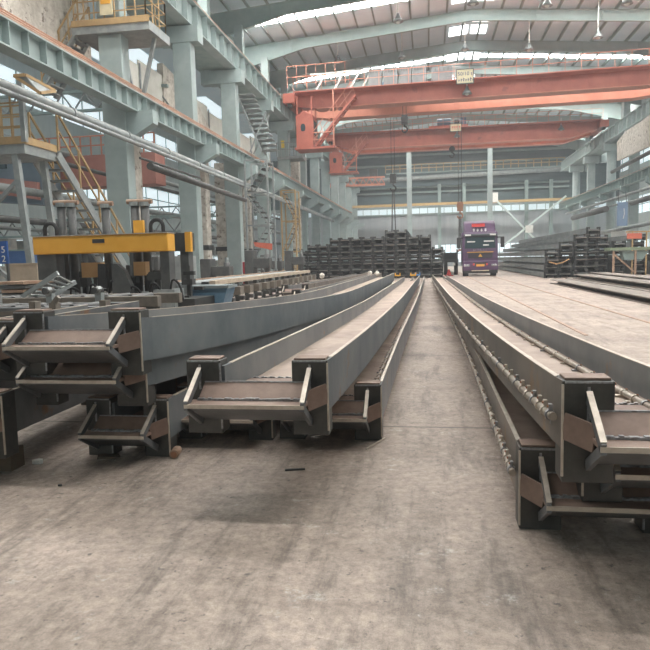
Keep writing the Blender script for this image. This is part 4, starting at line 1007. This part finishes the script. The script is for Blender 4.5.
for dx in (0, -.75): MB().bar(st0+Vector((dx, 0, -.1)), st1+Vector((dx, 0, 0)), .06, .24).build('stringer', galv, S)
for k in range(17):
    p = st0.lerp(st1, (k+.7)/17.5); MB().box(p.x-.75, p.x, p.y-.13, p.y+.13, p.z-.03, p.z+.02).build('tread', galv, S)
for dx in (0.03, -.78):
    g = MB(); a = st0+Vector((dx, 0, 0)); b_ = st1+Vector((dx, 0, 0)); u = Vector((0, 0, 1.05))
    for k in range(6): p = a.lerp(b_, k/5); g.bar(p, p+u, .045)
    g.bar(a+u, b_+u, .05); g.bar(a+u*.55, b_+u*.55, .04); g.build('handrail', yelrail, S)
# small awning tray above
t = thing('ochre_hood', tuple(aty(30, 82, 15)), 'ochre rimmed tray under the near left girder', 'tray')
P4 = [aty(14, 76, 14.5), aty(25, 75, 14.5), aty(55, 91, 15.2), aty(40, 93, 14.6)]
for a, b_ in zip(P4, P4[1:]+P4[:1]): MB().bar(a, b_, .07, .07).build('rim', yelrail, t)
MB().add([tuple(v-Vector((0,0,.02))) for v in P4]+[tuple(v) for v in P4], [(0,1,2,3),(7,6,5,4)]+[(i_, (i_+1) % 4, (i_+1) % 4+4, i_+4) for i_ in range(4)]).build('sheet', galv, t)
# upper platform top-left
U = thing('upper_platform', (-10.6, 22, 9.5), 'grey upper landing with ochre railing and stair at the top left', 'stair')
z = 9.62
MB().box(-12.0, -9.2, 21.6, 23.4, z-.3, z).build('platform_deck', galv, U); MB().box(-12.0, -9.18, 21.56, 21.6, z-.05, z+.16).build('kick_plate', yelrail, U)
g = MB(); rail_run(g, (-11.9, 21.6, z), (-9.3, 21.6, z), 1.15, 7, .018, (1.0, .66, .33)); rail_run(g, (-11.9, 23.3, z), (-9.3, 23.3, z), 1.15, 7, .018, (1.0, .66, .33)); rail_run(g, (-9.3, 21.6, z), (-9.3, 23.3, z), 1.15, 3, .018, (1.0, .66, .33)); g.build('railing', yelrail, U)
MB().box(-10.9, -10.45, 21.52, 21.55, z+.25, z+.85).build('notice_plate', cream, U); MB().box(-10.85, -10.5, 21.5, 21.52, z+.6, z+.8).build('notice_band', yellow, U)
a = Vector((-11.8, 21.7, z-.1)); b_ = Vector((-13.3, 21.7, 7.5))
for dy in (0, .8): MB().bar(a+Vector((0, dy, 0)), b_+Vector((0, dy, 0)), .08, .22, up=(0,1,0)).build('stringer', galv, U)
for k in range(10): p = a.lerp(b_, (k+.5)/10); MB().box(p.x-.13, p.x+.13, 21.7, 22.5, p.z-.02, p.z+.02).build('tread', galv, U)
g = MB(); u = Vector((0, 0, 1.05))
for dy in (0, .8):
    q0, q1 = a+Vector((0, dy, 0)), b_+Vector((0, dy, 0))
    for k in range(5): p = q0.lerp(q1, k/4); g.bar(p, p+u, .045)
    g.bar(q0+u, q1+u, .05); g.bar(q0+u*.5, q1+u*.5, .04)
g.build('handrail', yelrail, U)
MB().bar((-9.4, 22.5, z-.3), (-9.9, 22.5, 7.5), .12).build('prop', galv, U); MB().bar((-10.6, 22.5, z-.3), (-10.3, 22.5, 7.5), .1).build('prop', galv, U)
# crane landing under the upper girder
t = thing('service_landing', tuple(aty(292, 155, 50)), 'small railed landing on a column below the near crane cabin', 'walkway')
a = aty(280, 160, 50); b_ = aty(305, 158, 50); MB().box(a.x, b_.x, 49, 50.6, a.z-.1, a.z+.1).build('deck', galv, t)
g = MB(); rail_run(g, (a.x, 49, a.z+.1), (b_.x, 49, a.z+.1), 1.0, 6, .025); g.build('railing', galv, t)
MB().bar((a.x+.1, 49.2, a.z), (a.x-.3, 49.8, a.z-1.2), .1).build('bracket', galv, t)
a = aty(282.5, 148, 49); tag(MB().box(a.x-.12, a.x+.14, 49.0, 49.05, a.z-.0, a.z+.55).build('yellow_notice', mat('notice_yellow', (226, 196, 60), None)), 'small yellow notice on the column left of the landing', 'sign')

# right side: blue board, orange barrier, machine bits
a = aty(617, 226, 56); b_ = aty(628, 202, 56)
t = thing('blue_board', ((a.x+b_.x)/2, 56, a.z), 'blue grey board hung in front of the right columns', 'board')
MB().box(a.x, b_.x, 56, 56.08, a.z, b_.z).build('panel', bluegr, t, bevel=.01)
g = MB(); g.tube([((a.x+b_.x)/2+.1, 55.98, b_.z-.5), ((a.x+b_.x)/2+.14, 55.98, b_.z-.9), ((a.x+b_.x)/2+.06, 55.98, b_.z-1.3)], .03, 6); g.build('curved_mark', white, t)
MB().tube([(a.x+.1, 56.04, b_.z), (a.x+.1, 56.3, 6.3)], .03, 6).build('hanger', dgrey, t); MB().tube([(b_.x-.1, 56.04, b_.z), (b_.x-.1, 56.3, 6.3)], .03, 6).build('hanger', dgrey, t)
a = aty(611, 245, 60); b_ = aty(625, 231, 60)
tag(MB().box(a.x, b_.x, 60, 60.1, a.z, b_.z).build('pale_sheet', white), 'pale panel below the blue board', 'panel')
t = thing('barrier_frame', tuple(atz(634, 275, 0)), 'ochre barrier frame with an orange cloth at the right edge', 'barrier'); p = ORG[t.name]
yb_ = p.y
for px in (632, 646, 660): q = aty(px, 260, yb_); MB().tube([(q.x, yb_, 0), (q.x, yb_, aty(px, 231, yb_).z)], .05, 8).build('post', yelrail, t)
q0 = aty(626, 232, yb_); q1 = aty(662, 231, yb_); MB().bar(q0, q1, .08).build('top_bar', yelrail, t)
q0 = aty(626, 250, yb_); q1 = aty(662, 249, yb_); MB().bar(q0, q1, .06).build('mid_bar', dgrey, t)
q0 = aty(627, 239, yb_-.1); q1 = aty(642, 233, yb_-.1); MB().box(q0.x, q1.x, yb_-.1, yb_-.06, q0.z, q1.z).build('cloth', mat('banner_red', (206, 112, 88)), t)
boxthing('red_box', 623.5, 627.5, 247, 251, 50, .4, red, 'little red box left of the barrier', 'box')
for k, (px, py, y, s, lab) in enumerate([(637, 262, 40, .9, 'green machine bench at the right edge'), (600, 252, 47, .0, '')]):
    if not s: continue
    q = aty(px, 264, y); t = thing('work_bench', (q.x, y, 0), lab, 'bench')
    MB().box(q.x-1.5, q.x+3, y, y+1.2, 1.55, 1.72).build('bench_top', mat('bench_green', (108, 122, 98), (124, 134, 110), 3, .6), t)
    for xx in (-1.3, -.1, 1.2, 2.6): MB().box(q.x+xx, q.x+xx+.1, y+.1, y+.2, 0, 1.55).build('leg', rustr, t)
    MB().bar((q.x-1.3, y+.15, 1.4), (q.x+.0, y+.15, .2), .08).build('brace', rustr, t)
    MB().prism([(q.x-.6, 1.0), (q.x+.4, 1.0), (q.x+.7, 1.5), (q.x-.8, 1.5)], 'y', y+.3, y+.9).build('hopper', tealdk, t)
# sling rope over right stack
t = pipe('web_sling', [aty(549, 262, 40.5), aty(556, 264, 40.5), aty(563, 262.5, 40.5), aty(569, 259, 40.5)], .03, tan, 'tan lifting sling draped over the stack right of the truck', 'sling')

# worker items and markers on the beam ends
for k, (px, py, y, lab) in enumerate([(322, 281, 22, 'white cloth bundle on the far end of the left piles'), (370, 270, 24, 'white cloth bundle near the end of the topmost left pile'), (377, 270, 24, 'small white bundle beside the other near the left pile end')]):
    p = aty(px, py, y); p.z = .82
    mb = MB(); rr = random.Random(k); rings = 6; seg = 10
    for i in range(rings+1):
        th = pi*i/rings
        for j in range(seg):
            a = 2*pi*j/seg; q = .08*(1+.3*rr.uniform(-1, 1)); mb.v.append(Vector((p.x+q*sin(th)*cos(a), p.y+q*sin(th)*sin(a), p.z+.08-.1*cos(th)*(1+.1*rr.random()))))
    for i in range(rings):
        for j in range(seg): mb.f.append((i*seg+j, i*seg+(j+1) % seg, (i+1)*seg+(j+1) % seg, (i+1)*seg+j))
    tag(mb.build('cloth_bundle', cloth, smooth=True), lab, 'cloth')
for k, (x, y, z, c, lab) in enumerate([(-1.27, 27.6, .68, yellow, 'yellow edge protector on the far end of the middle pile, left one'), (-.62, 27.6, .68, yellow, 'yellow edge protector on the far end of the middle pile, right one'), (-.45, 27.9, .68, mat('strap_blue', (70, 130, 190), None), 'blue strap pad on the far end of the middle pile')]):
    mb = MB(); mb.box(x-.12, x+.12, y-.1, y+.1, z, z+.05); mb.box(x-.12, x-.08, y-.1, y+.1, z+.05, z+.13); mb.box(x+.08, x+.12, y-.1, y+.1, z+.05, z+.13)
    tag(mb.build('edge_protector', c), lab, 'pad')
# small litter in front of the stacks
t = thing('steel_roller', tuple(atz(174, 459, 0)), 'short round bar with a bright orange end under the left stack', 'bar'); p = ORG[t.name]
MB().tube([(p.x, p.y, .034), (p.x-.02, p.y+.12, .034)], .034, 16).build('bar', rustr, t, smooth=True); MB().tube([(p.x, p.y-.004, .034), (p.x, p.y, .034)], .024, 14).build('end_face', tag_or, t)
p = atz(108, 456, 0)
def shard(p, s, h, n, rr, m_, nm, lab):
    pts = [(p.x+s*cos(2*pi*i/n)*rr.uniform(.6, 1.1), p.y+s*.7*sin(2*pi*i/n)*rr.uniform(.6, 1.1)) for i in range(n)]
    mb = MB(); mb.prism(pts, 'z', 0, h); tag(mb.build(nm, m_), lab, 'debris')
rr = random.Random(9)
shard(atz(108, 457, 0), .12, .012, 9, rr, timber, 'wood_scrap', 'splintered wood scrap on the floor under the left stack')
shard(atz(38, 463.5, 0), .045, .03, 7, rr, white, 'paper_scrap', 'small white scrap on the floor at the left')
shard(atz(60, 486, 0), .02, .01, 6, rr, hookbl, 'steel_scrap', 'tiny dark chip on the floor at the left')
q0, q1 = atz(366, 449, .01), atz(385, 438, .01)
tag(MB().bar(q0, q1, .012, .01).build('thin_rod', edge), 'thin pale rod on the floor beside the middle stack', 'rod')
tag(MB().bar(atz(285, 470, .006), atz(305, 469, .006), .02, .01).build('steel_chip', hookbl), 'small dark bar on the floor in front of the middle stack', 'bar')

# ================================================================ CAMERA, LIGHT
cam = bpy.data.cameras.new('camera'); co = bpy.data.objects.new('camera', cam); C.objects.link(co)
co.matrix_world = Matrix.Translation((0, 0, EYE)) @ CR.to_4x4(); cam.lens = 36; cam.sensor_width = 36; cam.clip_end = 300
bpy.context.scene.camera = co
wd = bpy.data.worlds.new('world'); bpy.context.scene.world = wd; wd.use_nodes = True
nt = wd.node_tree; vn = nt.nodes.new('ShaderNodeVolumeScatter'); vn.inputs['Color'].default_value = (.95, .98, 1, 1); vn.inputs['Density'].default_value = .0018
nt.links.new(vn.outputs[0], nt.nodes['World Output'].inputs['Volume'])      # thin dusty air
bg = wd.node_tree.nodes['Background']; bg.inputs[0].default_value = (1, .97, .93, 1); bg.inputs[1].default_value = .45
vs = bpy.context.scene.view_settings; vs.view_transform = 'Standard'; vs.look = 'None'; vs.gamma = 1; vs.use_curve_mapping = False; vs.exposure = 0.82
